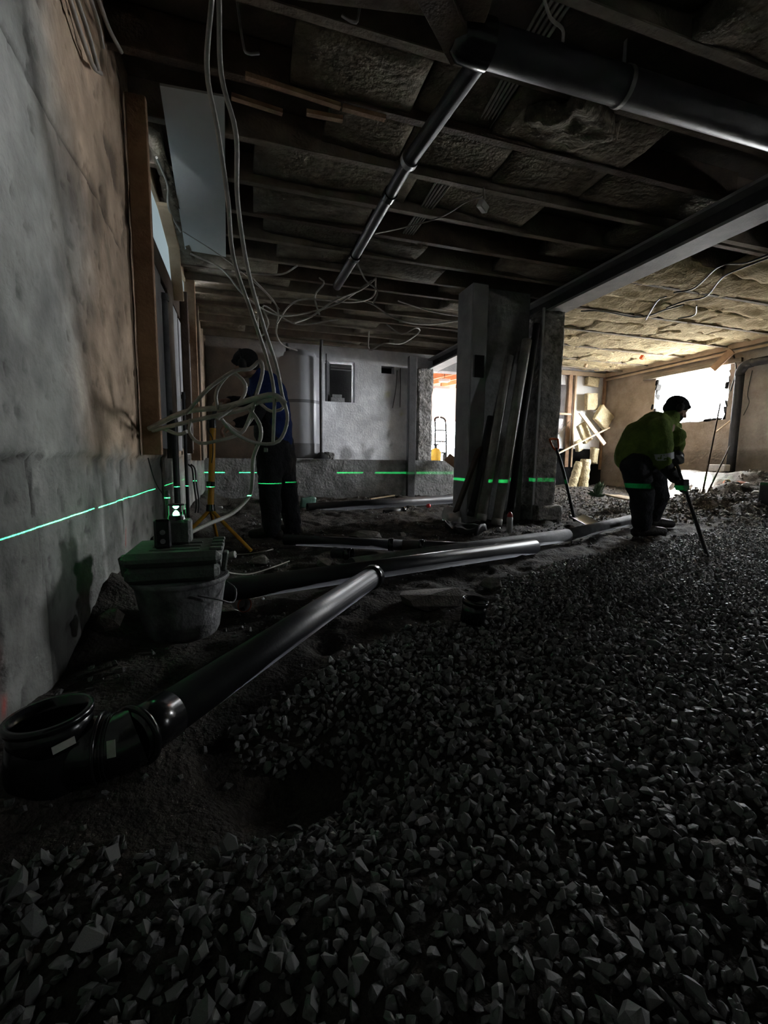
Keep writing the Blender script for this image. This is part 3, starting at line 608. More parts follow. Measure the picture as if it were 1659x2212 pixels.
b = MB(); b.tube(spline([(xx + .02, 7.47, 2.64), (xx, 7.47, 2.3), (xx, 7.47, .8)], .1), .026, 10); b.build('pipe', 'dark_metal', dp)
b = MB(); b.lathe((xx, 7.47, .715), (0, 0, 1), [(.14, 0), (.10, .06), (.035, .11)], 16); b.build('foot', 'black_rubber', dp)
q = PY(712, 975, 7.5); o = lumpy('rubble_lump', 'concrete_rough', (q.x, 7.5, .77), (.16, .12, .1), None, .02, .03, None, 47); tag(o, 'small broken lump lying on the ledge beside the tank foot', 'rubble')

# ------------------------------------------------------------------ cables and conduits
def cable(name, pts, r, m, label, cat='cable', group=None, n=8, step=.03, ridge=0):
    b = MB(); b.tube(spline(pts, step), r, n, ridge=ridge); o = b.build(name, m); return tag(o, label, cat, group)
def pp(Y, *pts): return [PY(a, c, Y if not isinstance(Y, (list, tuple)) else Y[i]) for i, (a, c) in enumerate(pts)]
Rc = .0118
cable('conduit', pp([1.92, 1.95, 2.0, 2.1, 2.2, 2.3, 2.4, 2.45, 2.5], (458, -10), (447, 150), (470, 280), (492, 430), (505, 560), (545, 680), (575, 770), (592, 850), (590, 955)), Rc * .8, 'conduit', 'left one of the two long hanging conduits dropping from the ceiling', 'conduit', n=9)
cable('conduit', pp([1.9, 1.95, 2.0, 2.1, 2.2, 2.3, 2.4, 2.45, 2.5, 2.5, 2.5, 2.45, 2.4], (473, -10), (478, 160), (510, 290), (513, 430), (535, 580), (568, 700), (597, 790), (609, 850), (621, 905), (603, 952), (560, 958), (510, 938), (478, 905)), Rc * .8, 'conduit', 'right one of the two hanging conduits, curling back at the coil', 'conduit', n=9)
cable('conduit', pp([2.9, 2.75, 2.6, 2.5, 2.45, 2.45], (322, 926), (400, 890), (480, 880), (540, 864), (590, 853), (617, 872)), Rc * 1.25, 'conduit', 'thick conduit reaching from the left wall across the front of the coil', 'conduit', n=10)
cable('conduit', pp([2.9, 2.7, 2.6, 2.5, 2.45], (330, 930), (420, 908), (520, 886), (562, 868), (612, 862)), Rc, 'conduit', 'lower conduit lying just under the thick horizontal one', 'conduit', n=9)
cable('conduit', pp([2.6, 2.55, 2.5, 2.5, 2.5, 2.5, 2.5, 2.5, 2.5, 2.5], (402, 893), (450, 840), (505, 802), (540, 797), (562, 779), (567, 805), (555, 850), (540, 900), (520, 936), (488, 915)), Rc * .85, 'conduit', 'conduit rising in a peak before the left worker shoulder', 'conduit', n=9)
cable('conduit', pp([2.6, 2.6, 2.58, 2.56, 2.55, 2.5], (470, 885), (468, 845), (500, 806), (530, 830), (520, 865), (470, 905)), Rc * .8, 'conduit', 'small closed loop of conduit at the middle of the coil', 'conduit', n=9)
cable('conduit', pp([2.5, 2.5, 2.5, 2.55, 2.6, 2.7, 2.6, 2.45, 2.35], (538, 882), (560, 915), (563, 945), (547, 990), (545, 1040), (538, 1072), (503, 1108), (450, 1132), (412, 1150)), Rc * .9, 'conduit', 'conduit end drooping from the coil to the tool case, touched by the laser', 'conduit', n=9)
cable('conduit', pp([2.7, 2.7, 2.65, 2.6, 2.6, 2.55], (412, 905), (410, 935), (432, 957), (474, 951), (518, 936), (548, 898)), Rc * .8, 'conduit', 'slack conduit hanging lowest under the coil at left', 'conduit', n=9)
cable('conduit', pp([2.95, 2.9, 2.85, 2.8], (325, 928), (350, 926), (385, 938), (404, 932)), Rc * .9, 'conduit', 'short conduit stub bending off the foot of the brown plank', 'conduit', n=9)
cable('conduit', pp([2.55, 2.5, 2.5, 2.5], (560, 870), (585, 888), (612, 880), (600, 856)), Rc * .7, 'conduit', 'tight little bend of conduit at the right of the coil', 'conduit', n=9)
# cable bundle drilled through the joists
for i in range(5):
    dx = (i - 2) * .022
    pts = [Vector((1.36 + dx, 1.25, 2.69)), Vector((1.37 + dx * 1.3, 1.9, 2.72)), Vector((1.41 + dx, 2.5, 2.705)), Vector((1.43 + dx * 1.4, 3.0, 2.72)), Vector((1.43 + dx, 3.6, 2.70)), Vector((1.42 + dx, 4.5, 2.69))]
    cable('ceiling_cable', pts, .008, 'conduit', ['leftmost of the five parallel grey cables threaded through the joists', 'second from the left of the five cables threaded through the joists', 'middle one of the five cables threaded through the joists', 'fourth from the left of the five cables threaded through the joists', 'rightmost of the five cables threaded through the joists'][i], 'cable', 'cables threaded through the joists', n=7, step=.06)
cable('ceiling_cable', [PZ(1175, -5, 2.6), PZ(1190, 40, 2.6), PZ(1215, 62, 2.6), PZ(1216, 90, 2.6)], .007, 'cable', 'loose cable end hooking down at the top edge of the frame')
# tangle of old cables round the pipe end
TG = [(4.9, [(412, 548), (480, 582), (530, 640), (600, 681), (680, 672), (740, 650), (803, 606)], 'long sagging cable from the left wall to the hanging pipe end'),
      (5.0, [(598, 700), (625, 661), (665, 646), (760, 653), (806, 640), (812, 600)], 'cable arching over between the tank top and the pipe end'),
      (4.8, [(636, 698), (672, 684), (722, 650), (780, 626), (811, 602)], 'stiff cable with a cut end sloping toward the pipe end'),
      (5.3, [(728, 640), (800, 655), (852, 688), (920, 701), (1012, 690)], 'cable dipping from the pipe end toward the pillar'),
      (5.2, [(545, 600), (598, 662), (597, 720), (612, 746), (642, 757)], 'cable dropping onto the lid of the water tank'),
      (5.1, [(500, 585), (560, 592), (610, 592), (642, 574)], 'short slack cable under the joists left of the tangle'),
      (5.6, [(797, 715), (798, 756), (830, 742), (868, 742), (905, 718), (898, 708), (868, 722), (835, 700)], 'looped pale cable below the rear joists near the vent hole'),
      (5.4, [(860, 650), (930, 672), (1012, 686)], 'thin cable straight under the joists toward the pillar top'),
      (5.0, [(690, 680), (680, 640), (700, 612), (690, 600)], 'twisted cable end sticking up beside the hanging pipe'),
      (4.7, [(772, 570), (790, 605), (815, 628), (806, 655)], 'short cable curl right beside the hanging pipe end'),
      (5.5, [(556, 640), (560, 725), (580, 700), (570, 660), (640, 700), (730, 690)], 'cable kinked below the tangle left of the tank inlet'),
      (3.3, [(810, 505), (870, 492), (950, 470), (1010, 435), (1042, 425)], 'thin cord running from the ceiling pipe to the hanging junction box')]
for Y, pts, lab in TG:
    cable('old_cable', [p if p.z < 2.61 else PZ(a, c, 2.61) for p, (a, c) in zip(pp([Y + .12 * math.sin(i * 2.1) for i in range(len(pts))], *pts), pts)], .009 if Y > 4 else .005, 'cable', lab, n=7, step=.05)
jb = PY(1043, 446, 3.05); jt = thing('junction_box', jb, 'small pale junction box dangling below the joists', 'box')
b = MB(); b.box(jb, (.085, .05, .05), Euler((.3, .25, .5)), .006); b.build('housing', 'white_plastic', jt)
b = MB(); b.tube(spline([jb, jb + Vector((.01, 0, .06)), PY(1045, 405, 3.05)], .02), .004, 6); b.build('lead', 'cable', jt)
# wires on the left wall, top corner
for i, (a, c, lab) in enumerate((([(150, -5), (170, 60), (200, 140), (218, 158)], 2.35, 'leftmost cable hanging in the upper left wall corner'), ([(165, -5), (190, 70), (212, 150)], 2.3, 'second cable from the left in the upper wall corner'), ([(195, -5), (212, 50), (222, 105)], 2.4, 'third cable from the left in the upper wall corner'), ([(212, -5), (235, 60), (262, 112)], 2.3, 'rightmost cable bending along the upper wall corner'))):
    cable('wall_cable', [PX(p[0], p[1], XL + .03 + .01 * i) for p in a], .009, 'cable', lab)
cable('wall_cable', [PX(338, 340, XL + .1), PX(362, 400, XL + .1), PX(365, 450, XL + .1), PX(390, 500, XL + .1)], .008, 'conduit', 'pale cable hanging over the tan board by the left window')
cable('wall_cable', [PY(395, 500, 4.4), PY(480, 555, 4.6), PY(560, 620, 4.9), PY(604, 668, 5)], .004, 'cable', 'thin taut wire from the left window to the tangle')
cable('wall_cable', [PX(320, 990, XL + .03), PX(335, 1040, XL + .03), PX(352, 1068, XL + .04)], .004, 'cable_dark', 'black wire drooping from the foot of the brown plank')
# pipes on the left wall behind the laser level
for i, (px, Y, r, z0, z1, m, lab) in enumerate(((382, 3.65, .022, .1, 1.0, 'dark_metal', 'dark stubby riser pipe on the left wall behind the laser level'), (404, 3.75, .013, .15, 1.2, 'dark_metal', 'thin dark riser pipe beside the stubby one'), (360, 2.62, .011, .35, .53, 'dark_metal', 'short dark rod standing behind the tool case'), (372, 3.75, .026, .7, 1.9, 'grey_pipe', 'pale riser pipe above the dark ones on the left wall'))):
    x = max(PY(px, 1048, Y).x, XL + .035); b = MB(); b.cone((x, Y, z0), (x, Y, z1), r, r, 12); b.cone((x, Y, z1 - .05), (x, Y, z1 - .02), r * 1.3, r * 1.3, 12); o = b.build('riser_pipe', m); tag(o, lab, 'pipe')
for i, (px, lab) in enumerate(((418, 'left one of two black cords curving down in the rear left corner'), (424, 'right one of two black cords curving down in the rear left corner'))):
    cable('corner_cord', pp([4.6] * 5, (px - 12, 1003), (px - 3, 1012), (px, 1040), (px + 6, 1085), (px + 4, 1108)), .008, 'cable_dark', lab)
for i, (xp, y0, y1, lab) in enumerate(((857, 800, 882, 'left wire hanging down the white rear wall'), (864, 795, 880, 'right wire with a plug hanging down the white rear wall'))):
    cable('wall_wire', pp([YB - .03] * 3, (xp + 1, y0), (xp - 2 + 3 * i, 840), (xp - 9 + 9 * i, y1)), .008, 'cable_dark', lab)
cable('wall_wire', pp([7.95] * 4, (897, 862), (891, 870), (892, 885), (895, 897)), .01, 'cable', 'short pale wire with socket beside the broken wall end')
q = PY(895, 898, 7.93); b = MB(); b.box(q, (.05, .05, .09), None, .006); o = b.build('wire_socket', 'white_plastic'); tag(o, 'small pale socket at the end of the wire by the doorway', 'socket')
# ------------------------------------------------------------------ pipes under the ceiling
cp = thing('ceiling_pipe', (1.0, 3.2, 2.45), 'long black drain pipe slung under the joists toward the tank', 'pipe')
A = PZ(1036, 128, 2.44); B = PZ(885, 345, 2.44); C_ = PZ(767, 553, 2.44); D = PZ(728, 618, 2.44)
b = MB(); b.tube([A, B], .042, 18); b.build('pipe', 'black_pipe', cp)
b = MB(); b.tube([B, C_], .038, 18); b.build('pipe', 'black_pipe', cp)
b = MB(); b.tube([C_, D], .042, 18); b.build('pipe', 'black_pipe', cp)
for k, (f0, f1, s) in enumerate((((B, C_, 0), .02, .052), ((B, C_, .28), .03, .046), ((B, C_, 1), .03, .05))):
    p0, p1, t = f0; c = p0.lerp(p1, t); d = (p1 - p0).normalized(); b = MB(); b.cone(c - d * f1, c + d * f1, s, s, 20); b.build('collar', 'gloss_black' if k else 'metal', cp)
bp = thing('ceiling_pipe', (2.0, 1.93, 2.45), 'thick black pipe crossing under the joists at the upper right', 'pipe')
A2 = PZ(1042, 95, 2.47); B2 = PZ(1659, 283, 2.47); d = (B2 - A2).normalized()
b = MB(); b.tube([A2, B2 + d * 1.2], .075, 24); b.build('pipe', 'black_pipe', bp)
b = MB(); b.lathe(A2 - d * .02, d, [(.05, -.12), (.08, -.08), (.086, 0), (.086, .05)], 24); b.build('bend', 'gloss_black', bp)
c = PZ(1345, 188, 2.47); b = MB(); b.lathe(c - d * .012, d, [(.081, 0), (.081, .022)], 24); b.bar(c + Vector((0, 0, .07)), c + Vector((0, 0, .2)), .02, .004); b.build('hanger', 'metal', bp)
for px, py, s in ((535, 115, 1), (765, 48, -1), (975, 78, 1)):
    p = PZ(px, py, 2.5); b = MB(); b.tube(spline([p + Vector((-.05 * s, .02, .3)), p + Vector((-.02 * s, 0, .04)), p, p + Vector((.05 * s, .01, .02))], .02), .006, 6); o = b.build('pipe_hook', 'metal')
    tag(o, {535: 'bent metal hook below the dark corner beam at upper left', 765: 'tiny metal hook at the top centre of the ceiling', 975: 'little pair of metal hooks left of the thick ceiling pipe'}[px], 'hook')
# heavy dark timber trimmer over the upper left corner
plank('trimmer_beam', (XL, 2.02, 2.55), (.95, 1.72, 2.55), .16, .2, 'timber_dark', 'heavy dark trimmer beam crossing the upper left corner', 'beam')
plank('trimmer_beam', (.15, 1.25, 2.53), (.95, 1.95, 2.53), .12, .2, 'timber_dark', 'second dark trimmer running back from the corner beam', 'beam')

# ------------------------------------------------------------------ floor pipes
def pipe(pts, r, m, label, ends=True, collars=(), name='drain_pipe'):
    c = (Vector(pts[0]) + Vector(pts[-1])) / 2; t = thing(name, (c.x, c.y, c.z - r), label, 'pipe')
    for a, e in zip(pts[:-1], pts[1:]):
        b = MB(); b.hollow(a, e, r, r * .06, 28); b.build('pipe', m, t)
    for q, dr, l in collars:
        a, e = Vector(pts[0]), Vector(pts[-1]); d = (e - a).normalized(); p = a.lerp(e, q); b = MB(); b.hollow(p - d * l, p + d * l, r + dr, dr * 1.2, 28); b.build('collar', 'gloss_black', t)
    return t
zc = .075
P0 = PZ(290, 1592, zc); P1 = PZ(806, 1245, zc)
t = pipe([P0, P1], .055, 'black_pipe', 'long near black drain pipe running diagonally from the big elbow', collars=[(.985, .009, .03)])
b = MB(); dd = (P1 - P0).normalized(); b.hollow(P0 - dd * .01, P0 + dd * .10, .0585, .006, 28); b.build('socket', 'gloss_black', t)
A_ = PZ(470, 1278, zc); B_ = PZ(1154, 1181, zc - .01)
pipe([A_, B_], .055, 'black_pipe', 'middle black drain pipe lying across the soil with open end toward the right')
pipe([PZ(760, 1224, zc), PZ(1225, 1156, zc), PZ(1368, 1122, zc + .02)], .055, 'grey_pipe', 'dusty grey drain pipe running back past the shovel to the right-hand worker')
pipe([PZ(615, 1166, .06), PZ(870, 1178, .06), PZ(1078, 1187, .06)], .042, 'black_pipe', 'thin black drain pipe with collars crossing in front of the left worker', collars=[(.52, .008, .02), (.66, .008, .02), (.92, .01, .03)])
pipe([PY(664, 1098, 6.1), PY(995, 1077, 6.5)], .07, 'black_pipe', 'farthest black drain pipe lying below the rear footing')
# big elbow fitting
ef = thing('elbow_fitting', (PZ(110, 1640, 0).x, PZ(110, 1640, 0).y, 0), 'large glossy black pipe elbow with an upturned open mouth against the left wall', 'pipe fitting')
E0 = P0 - dd * .005; mo = PY(106, 1541, 1.06); ax = Vector((-.06, .02, 1)).normalized()
b = MB(); b.hollow(mo - ax * .06, mo, .077, .007, 36); b.hollow(mo - ax * .012, mo + ax * .002, .081, .01, 36); b.build('mouth', 'gloss_black', ef)
ed = (P0 - Vector((mo.x, mo.y, .07))); el = ed.length; ed.normalize(); ec = Vector((mo.x, mo.y, .062)); ez = Vector((ed.x, ed.y, .0)).normalized()
b = MB(); b.lathe(Vector((mo.x, mo.y, -.045)), (0, 0, 1), [(.03, 0), (.06, .012), (.076, .035), (.084, .07), (.084, .11), (.08, .14), (.076, .16)], 36)
b.lathe(ec, ez, [(.071, .02), (.071, .05), (.070, .08), (.067, .10)], 36); b.build('body', 'gloss_black', ef)
for q_, r_ in ((.088, .077), (.1, .071), (.107, .070)):
    b = MB(); b.lathe(ec + ez * q_, ez, [(r_ - .006, 0), (r_, .002), (r_, .006), (r_ - .006, .008)], 36); b.build('ring', 'gloss_black', ef)
sl0 = ec + ez * .096; b = MB(); b.tube(spline([sl0, sl0.lerp(P0, .5) + Vector((0, -.004, -.003)), P0 + dd * .01], .01), .065, 36); b.build('sleeve', 'gloss_black', ef)
b = MB(); b.lathe(P0 - dd * .0, dd, [(.062, 0), (.071, .002), (.071, .010), (.062, .012)], 36); b.build('ring', 'gloss_black', ef)
def sticker(par, c, nrm, w, h, ang):
    nrm = Vector(nrm).normalized(); u = nrm.cross(Vector((0, 0, 1))).normalized(); v = nrm.cross(u); u2 = u * math.cos(ang) + v * math.sin(ang); v2 = nrm.cross(u2)
    b = MB(); b.box(c, (w, h, .002), Matrix((u2, v2, nrm)).transposed()); return b.build('sticker', 'label', par)
def on_tube(px, py, c, r):      # point of the view ray nearest to the camera at distance r from c
    d = ray(px, py).normalized(); oc = CV - Vector(c); bb = oc.dot(d); q = bb * bb - (oc.dot(oc) - r * r); s = -bb - math.sqrt(max(q, 0)); return CV + d * s
def on_cyl(px, py, c, axis, r):  # nearest hit of a view ray on a cylinder
    a = Vector(axis).normalized(); d = ray(px, py).normalized(); oc = CV - Vector(c); d2 = d - a * d.dot(a); o2 = oc - a * oc.dot(a)
    A_ = d2.dot(d2); B_ = o2.dot(d2); C2 = o2.dot(o2) - r * r; t_ = (-B_ - math.sqrt(max(B_ * B_ - A_ * C2, 0))) / A_; p = CV + d * t_; n_ = p - Vector(c); n_ -= a * n_.dot(a); return p, n_
c1, n1_ = on_cyl(138, 1610, (mo.x, mo.y, 0), (0, 0, 1), .0855); sticker(ef, c1, n1_, .04, .016, .12)
c2, n2_ = on_cyl(240, 1618, sl0, P0 - sl0, .0665); sticker(ef, c2, n2_, .016, .034, .1)
# upturned sleeve, bottle, rocks and scraps on the floor
def gp(px, py, dz=0): p = PZ(px, py, 0); p = PZ(px, py, gz(p.x, p.y) + dz); return p
c = gp(1020, 1343, .015); b = MB(); b.hollow(c, c + Vector((0, 0, .095)), .052, .004, 28); b.hollow(c + Vector((0, 0, .078)), c + Vector((0, 0, .1)), .056, .005, 28); o = b.build('pipe_sleeve', 'gloss_black', origin=c); o.rotation_euler = (.05, .12, 0); tag(o, 'short black pipe sleeve standing on the gravel', 'pipe sleeve')
c = gp(522, 1305, .03); v = Vector((.45, -.85, .12)).normalized(); ct = thing('plastic_cup', (c.x, c.y, c.z - .03), 'small clear cup with reddish rim lying on the soil beside the bucket', 'cup')
b = MB(); b.hollow(c - v * .03, c + v * .03, .034, .003, 24); b.cone(c - v * .03, c - v * .027, .033, .033, 24); b.build('cup', 'white_plastic', ct); b = MB(); b.hollow(c + v * .026, c + v * .033, .036, .004, 24); b.build('rim', 'orange', ct)
def rockobj(px, py, s, m, label, sc=(1, .8, .6), name='rock', cat='rock', seed=1, group=None, sub=2):
    p = gp(px, py); V, F = rock_template(seed * 7 + 3, 26, sc); b = MB(); b.add([Vector(v) * s + Vector((p.x, p.y, p.z + s * sc[2] * .5)) for v in V], F.tolist()); o = b.build(name, m); return tag(o, label, cat, group)
rockobj(1062, 1272, .075, 'rock', 'rounded grey rock just behind the black pipe sleeve', (1, .8, .8), seed=2)
rockobj(790, 1166, .14, 'rock', 'broad flat pale rock left of the thin pipe bend', (1.3, .9, .45), seed=3)
rockobj(868, 1158, .045, 'rock', 'small pale stone alone in the hollow before the clear bag', seed=4)
rockobj(930, 1302, .17, 'soil_lump', 'large dark half-buried boulder left of the pipe sleeve', (1.3, .8, .35), seed=5)
rockobj(352, 1372, .05, 'rock', 'dull stone beside the foot of the bucket', seed=6)
rockobj(243, 1350, .055, 'soil_lump', 'dirty stone wedged between the left wall and the bucket', (.9, .8, .9), seed=8)
rockobj(700, 1222, .06, 'rock', 'muddy rock touching the middle pipe on its far side', seed=9)
rockobj(560, 1215, .07, 'rock', 'muddy lump right of the tripod foot', (1.2, .8, .5), seed=10)
# spray can
c = gp(1100, 1152); sp = thing('spray_can', c, 'slim spray can with a red cap standing before the pillar', 'can')
b = MB(); b.lathe(c, (0, 0, 1), [(.028, 0), (.03, .006), (.03, .15), (.024, .165)], 20); b.build('can', 'metal', sp); b = MB(); b.lathe(c + Vector((0, 0, .165)), (0, 0, 1), [(.027, 0), (.027, .02), (.018, .04), (.008, .048)], 20); b.build('cap', 'red', sp)
# clear bag and black sack
def crumple(name, m, c, d, lump, seed, label, cat, res=.03):
    o = lumpy(name, m, c, d, Euler((.1, .1, seed)), lump, res, None, seed); return tag(o, label, cat)
c = gp(975, 1128); crumple('plastic_bag', 'film', c + Vector((0, 0, .06)), (.3, .16, .09), .06, 61, 'crumpled clear plastic bag on the soil left of the leaning pipes', 'bag')
c = gp(1000, 1150); crumple('black_sack', 'black_rubber', c + Vector((0, 0, .04)), (.36, .2, .08), .05, 62, 'crumpled black sack in front of the clear bag', 'sack')
c = gp(665, 1098); crumple('plastic_scrap', 'green_film', c + Vector((0, 0, .08)), (.22, .03, .16), .03, 63, 'green plastic scrap by the open end of the farthest pipe', 'scrap')
for i, (px, py, l, lab) in enumerate(((850, 1104, .3, 'short black branch fitting lying before the farthest pipe'), (1050, 1182, .14, 'black pipe bend at the right end of the thin pipe'), (735, 1196, .12, 'small black fitting behind the middle pipe'))):
    c = gp(px, py, .04); v = Vector((.95, .2 - .5 * i, .05)).normalized(); t = thing('pipe_fitting', (c.x, c.y, c.z - .04), lab, 'pipe fitting')
    b = MB(); b.hollow(c - v * l / 2, c + v * l / 2, .035, .004, 20); b.build('pipe', 'black_pipe', t); b = MB(); b.hollow(c + v * l / 2 - v * .02, c + v * l / 2 + v * .03, .043, .006, 20); b.build('socket', 'gloss_black', t)
c = gp(922, 1094, .02); b = MB(); b.lathe(c, (1, .2, .3), [(.02, 0), (.03, .02), (.03, .05), (.015, .06)], 16); o = b.build('red_cap', 'red'); tag(o, 'small red plastic cap lying before the farthest pipe', 'cap')
plank('wood_strip', PY(800, 1078, 6.9), PY(852, 1070, 7.1), .04, .02, 'timber_pale', 'thin pale wood strip on the soil below the footing', 'wood strip')
c = gp(492, 1200, .03); t = thing('cable_connector', (c.x, c.y, c.z - .03), 'pale round cable connector on the soil behind the tool case', 'connector')
b = MB(); b.cone(c, c + Vector((.05, -.02, .01)), .022, .024, 18); b.build('body', 'white_plastic', t); b = MB(); b.cone(c - Vector((.03, -.01, 0)), c, .012, .018, 14); b.build('nose', 'gloss_black', t)
cable('floor_wire', [PY(472, 1228, 2.1), PZ(500, 1238, .1), PZ(540, 1240, .06), PZ(590, 1225, .06), PZ(625, 1212, .06)], .004, 'cable', 'thin pale wire curving over the soil right of the tool case')
cable('floor_wire', [PZ(510, 1198, .05), PZ(540, 1196, .05), PZ(575, 1190, .07), PZ(590, 1186, .05)], .004, 'cable', 'short pale wire behind the tripod foot')
for i, (px, py) in enumerate(((600, 1128), (612, 1102), (475, 1098))):
    c = gp(px, py, .02); o = lumpy('paper_scrap', 'white_plastic', c + Vector((0, 0, .01)), (.07, .04, .02), None, .02, .02, None, 70 + i); tag(o, ['pale scrap on the floor between the left worker legs', 'second pale scrap behind the left worker knee', 'pale scrap on the floor right of the tripod'][i], 'scrap')

# ------------------------------------------------------------------ pipes leaning on the pillar
def lean(a, e, r, m, label, name='leaning_pipe'):
    t = thing(name, a, label, 'pipe'); b = MB(); b.hollow(a, e, r, r * .08, 24); b.build('pipe', m, t); d = (e - a).normalized(); b = MB(); b.hollow(a + d * .001, a + d * .07, r + .005, .006, 24); b.build('socket', m, t); return t
lean(PY(1072, 1134, 4.25), PY(1138, 735, 4.45), .055, 'conduit', 'rightmost thick grey pipe leaning against the pillar')
lean(PY(1040, 1124, 4.32), PY(1100, 770, 4.5), .052, 'conduit', 'middle thick grey pipe leaning against the pillar')
lean(PY(1100, 1112, 4.45), PY(1160, 700, 4.55), .04, 'black_pipe', 'slim black pipe leaning in the dark recess of the pillar')
lean(PY(1016, 1115, 4.4), PY(1060, 900, 4.55), .038, 'dark_metal', 'short dark tube leaning left of the grey pipes')
plank('leaning_board', PY(985, 1105, 4.3), PY(1036, 968, 4.52), .11, .03, 'timber_dark', 'dark board leaning at the left foot of the pillar', 'board', (1, 0, 0))
# ------------------------------------------------------------------ shovel
S0 = PY(1197, 952, 4.35); S1 = PY(1240, 1120, 3.9); sh = thing('shovel', S1, 'shovel with an orange D handle leaning against the pillar column', 'shovel')
sd = (S1 - S0).normalized()
b = MB(); b.tube(spline([S0 + sd * .1, S0.lerp(S1, .45) + Vector((.015, 0, .01)), S1 + sd * .03], .05), .016, 12); b.build('shaft', 'black_rubber', sh)
u = Vector((1, 0, 0)); b = MB(); b.tube(spline([S0 + sd * .13, S0 + sd * .09 - u * .035, S0 - u * .055, S0 - sd * .02 - u * .05, S0 - sd * .025, S0 - sd * .02 + u * .05, S0 + u * .055, S0 + sd * .09 + u * .035, S0 + sd * .13], .012), .011, 10); b.build('handle', 'orange', sh)
n1 = Vector((-.15, -.6, .75)).normalized(); bl = []; T = PY(1290, 1150, 3.6) + Vector((0, 0, .015)); ld = (T - S1).normalized(); sw = ld.cross(Vector((0, 0, 1))).normalized(); nn = sw.cross(ld).normalized()
b = MB(); rows = 8; cols = 7; vs = []
for i in range(rows + 1):
    f = i / rows; wd = .115 * (1 if f < .7 else math.sqrt(max(0.15, 1 - ((f - .7) / .34) ** 2)))
    for j in range(cols + 1):
        g = j / cols * 2 - 1; vs.append(S1 + ld * (f * (T - S1).length) + sw * g * wd + nn * (.035 * g * g + .012))
F = [(i * (cols + 1) + j, (i + 1) * (cols + 1) + j, (i + 1) * (cols + 1) + j + 1, i * (cols + 1) + j + 1) for i in range(rows) for j in range(cols)]
k = len(vs); vs2 = vs + [v - nn * .004 for v in vs]; b.add(vs2, F + [tuple(i + k for i in f)[::-1] for f in F], True); b.cone(S1 - ld * .06, S1 + ld * .1, .018, .012, 12); b.build('blade', 'metal', sh)
# ------------------------------------------------------------------ tripod
TY = 3.62; tp = PY(455, 1098, TY); tt = PY(460, 925, TY); tr = thing('survey_tripod', (tp.x, TY, 0), 'orange telescopic tripod standing behind the tool case', 'tripod')
b = MB(); b.cone(tp, tt, .023, .022, 16); b.build('pole', 'yellow', tr)
b = MB(); b.cone(PY(455, 1052, TY), PY(455, 1040, TY), .032, .032, 16); b.build('collar', 'gloss_black', tr)
b = MB(); b.cone(tt, tt + Vector((0, 0, .06)), .027, .025, 14); b.bar(tt + Vector((0, 0, .05)), tt + Vector((.02, 0, .14)), .02, .03); b.build('head', 'gloss_black', tr)
b = MB(); b.cone(tp - Vector((0, 0, .02)), tp + Vector((0, 0, .03)), .035, .03, 14); b.build('hub', 'gloss_black', tr)
for f in (PZ(543, 1190, .02), Vector((tp.x - .28, TY - .05, .03)), Vector((tp.x + .02, TY + .35, .03)), ):
    b = MB(); b.cone(tp + Vector((0, 0, -.01)), f, .015, .013, 12); b.build('leg', 'yellow', tr)
cable('pole_cord', pp([TY - .03] * 5, (450, 905), (447, 925), (458, 945), (460, 975), (457, 1000)), .004, 'cable_dark', 'thin black cord wound round the top of the orange tripod')

# ------------------------------------------------------------------ bucket, tool case, laser level
BX, BY = -.265, 1.97; z0 = gz(BX, BY - .1) - .01
bk = thing('mortar_bucket', (BX, BY, z0), 'dusty black mortar bucket under the tool case by the left wall', 'bucket')
b = MB(); b.lathe((BX, BY, z0), (0, 0, 1), [(.135, 0), (.145, .02), (.172, .2), (.182, .235), (.182, .245), (.172, .245), (.165, .22), (.13, .03)], 36); bsh = b.build('shell', 'bucket', bk)
b = MB(); b.lathe((BX, BY, z0 + .225), (0, 0, 1), [(.186, 0), (.19, .006), (.19, .014), (.186, .02)], 36); b.build('rim', 'bucket', bsh)
b = MB(); b.tube(spline([(BX + .18, BY - .03, z0 + .21), (BX + .215, BY - .05, z0 + .18), (BX + .205, BY - .1, z0 + .14), (BX + .15, BY - .14, z0 + .17), (BX + .08, BY - .17, z0 + .2)], .02), .004, 8); b.build('wire_handle', 'dark_metal', bk)
TB = z0 + .247; CT = .345
cs = thing('tool_case', (-.275, 1.975, TB), 'bulky dark green-grey plastic tool case sitting on the bucket', 'case')
h1 = TB + (CT - TB) * .55
b = MB(); b.box((-.275, 1.975, (TB + h1) / 2), (.335, .31, h1 - TB - .002), None, .018); b.build('tray', 'case', cs)
b = MB(); b.box((-.275, 1.975, (h1 + CT) / 2), (.355, .335, CT - h1), None, .02); lidc = b.build('lid', 'case', cs)
for i in range(4):
    b = MB(); b.box((-.118, 1.86 + i * .075, CT + .002), (.05, .035, .014), None, .004); b.build('rib', 'case', lidc)
for i in range(3):
    b = MB(); b.box((-.27, 1.88 + i * .07, CT + .001), (.18, .02, .006), None, .002); b.build('rib', 'case', lidc)
for sx in (-1, 1):
    b = MB(); b.box((-.275 + sx * .185, 1.93, h1 - .01), (.022, .06, .08), Euler((0, .15 * sx, 0)), .005); b.build('latch', 'case', lidc)
lab = PY(380, 1100, 2.0); LX, LY, LZ = lab.x, 2.0, .49
ll = thing('laser_level', (LX, LY, CT), 'green rotary line laser level glowing on top of the tool case', 'laser level')
b = MB(); b.box((LX + .015, LY, CT + .055), (.085, .085, .10), None, .01); b.build('housing', 'case', ll)
b = MB(); b.cone((LX, LY, CT + .10), (LX, LY, LZ - .022), .036, .03, 20); tur = b.build('turret', 'gloss_black', ll)
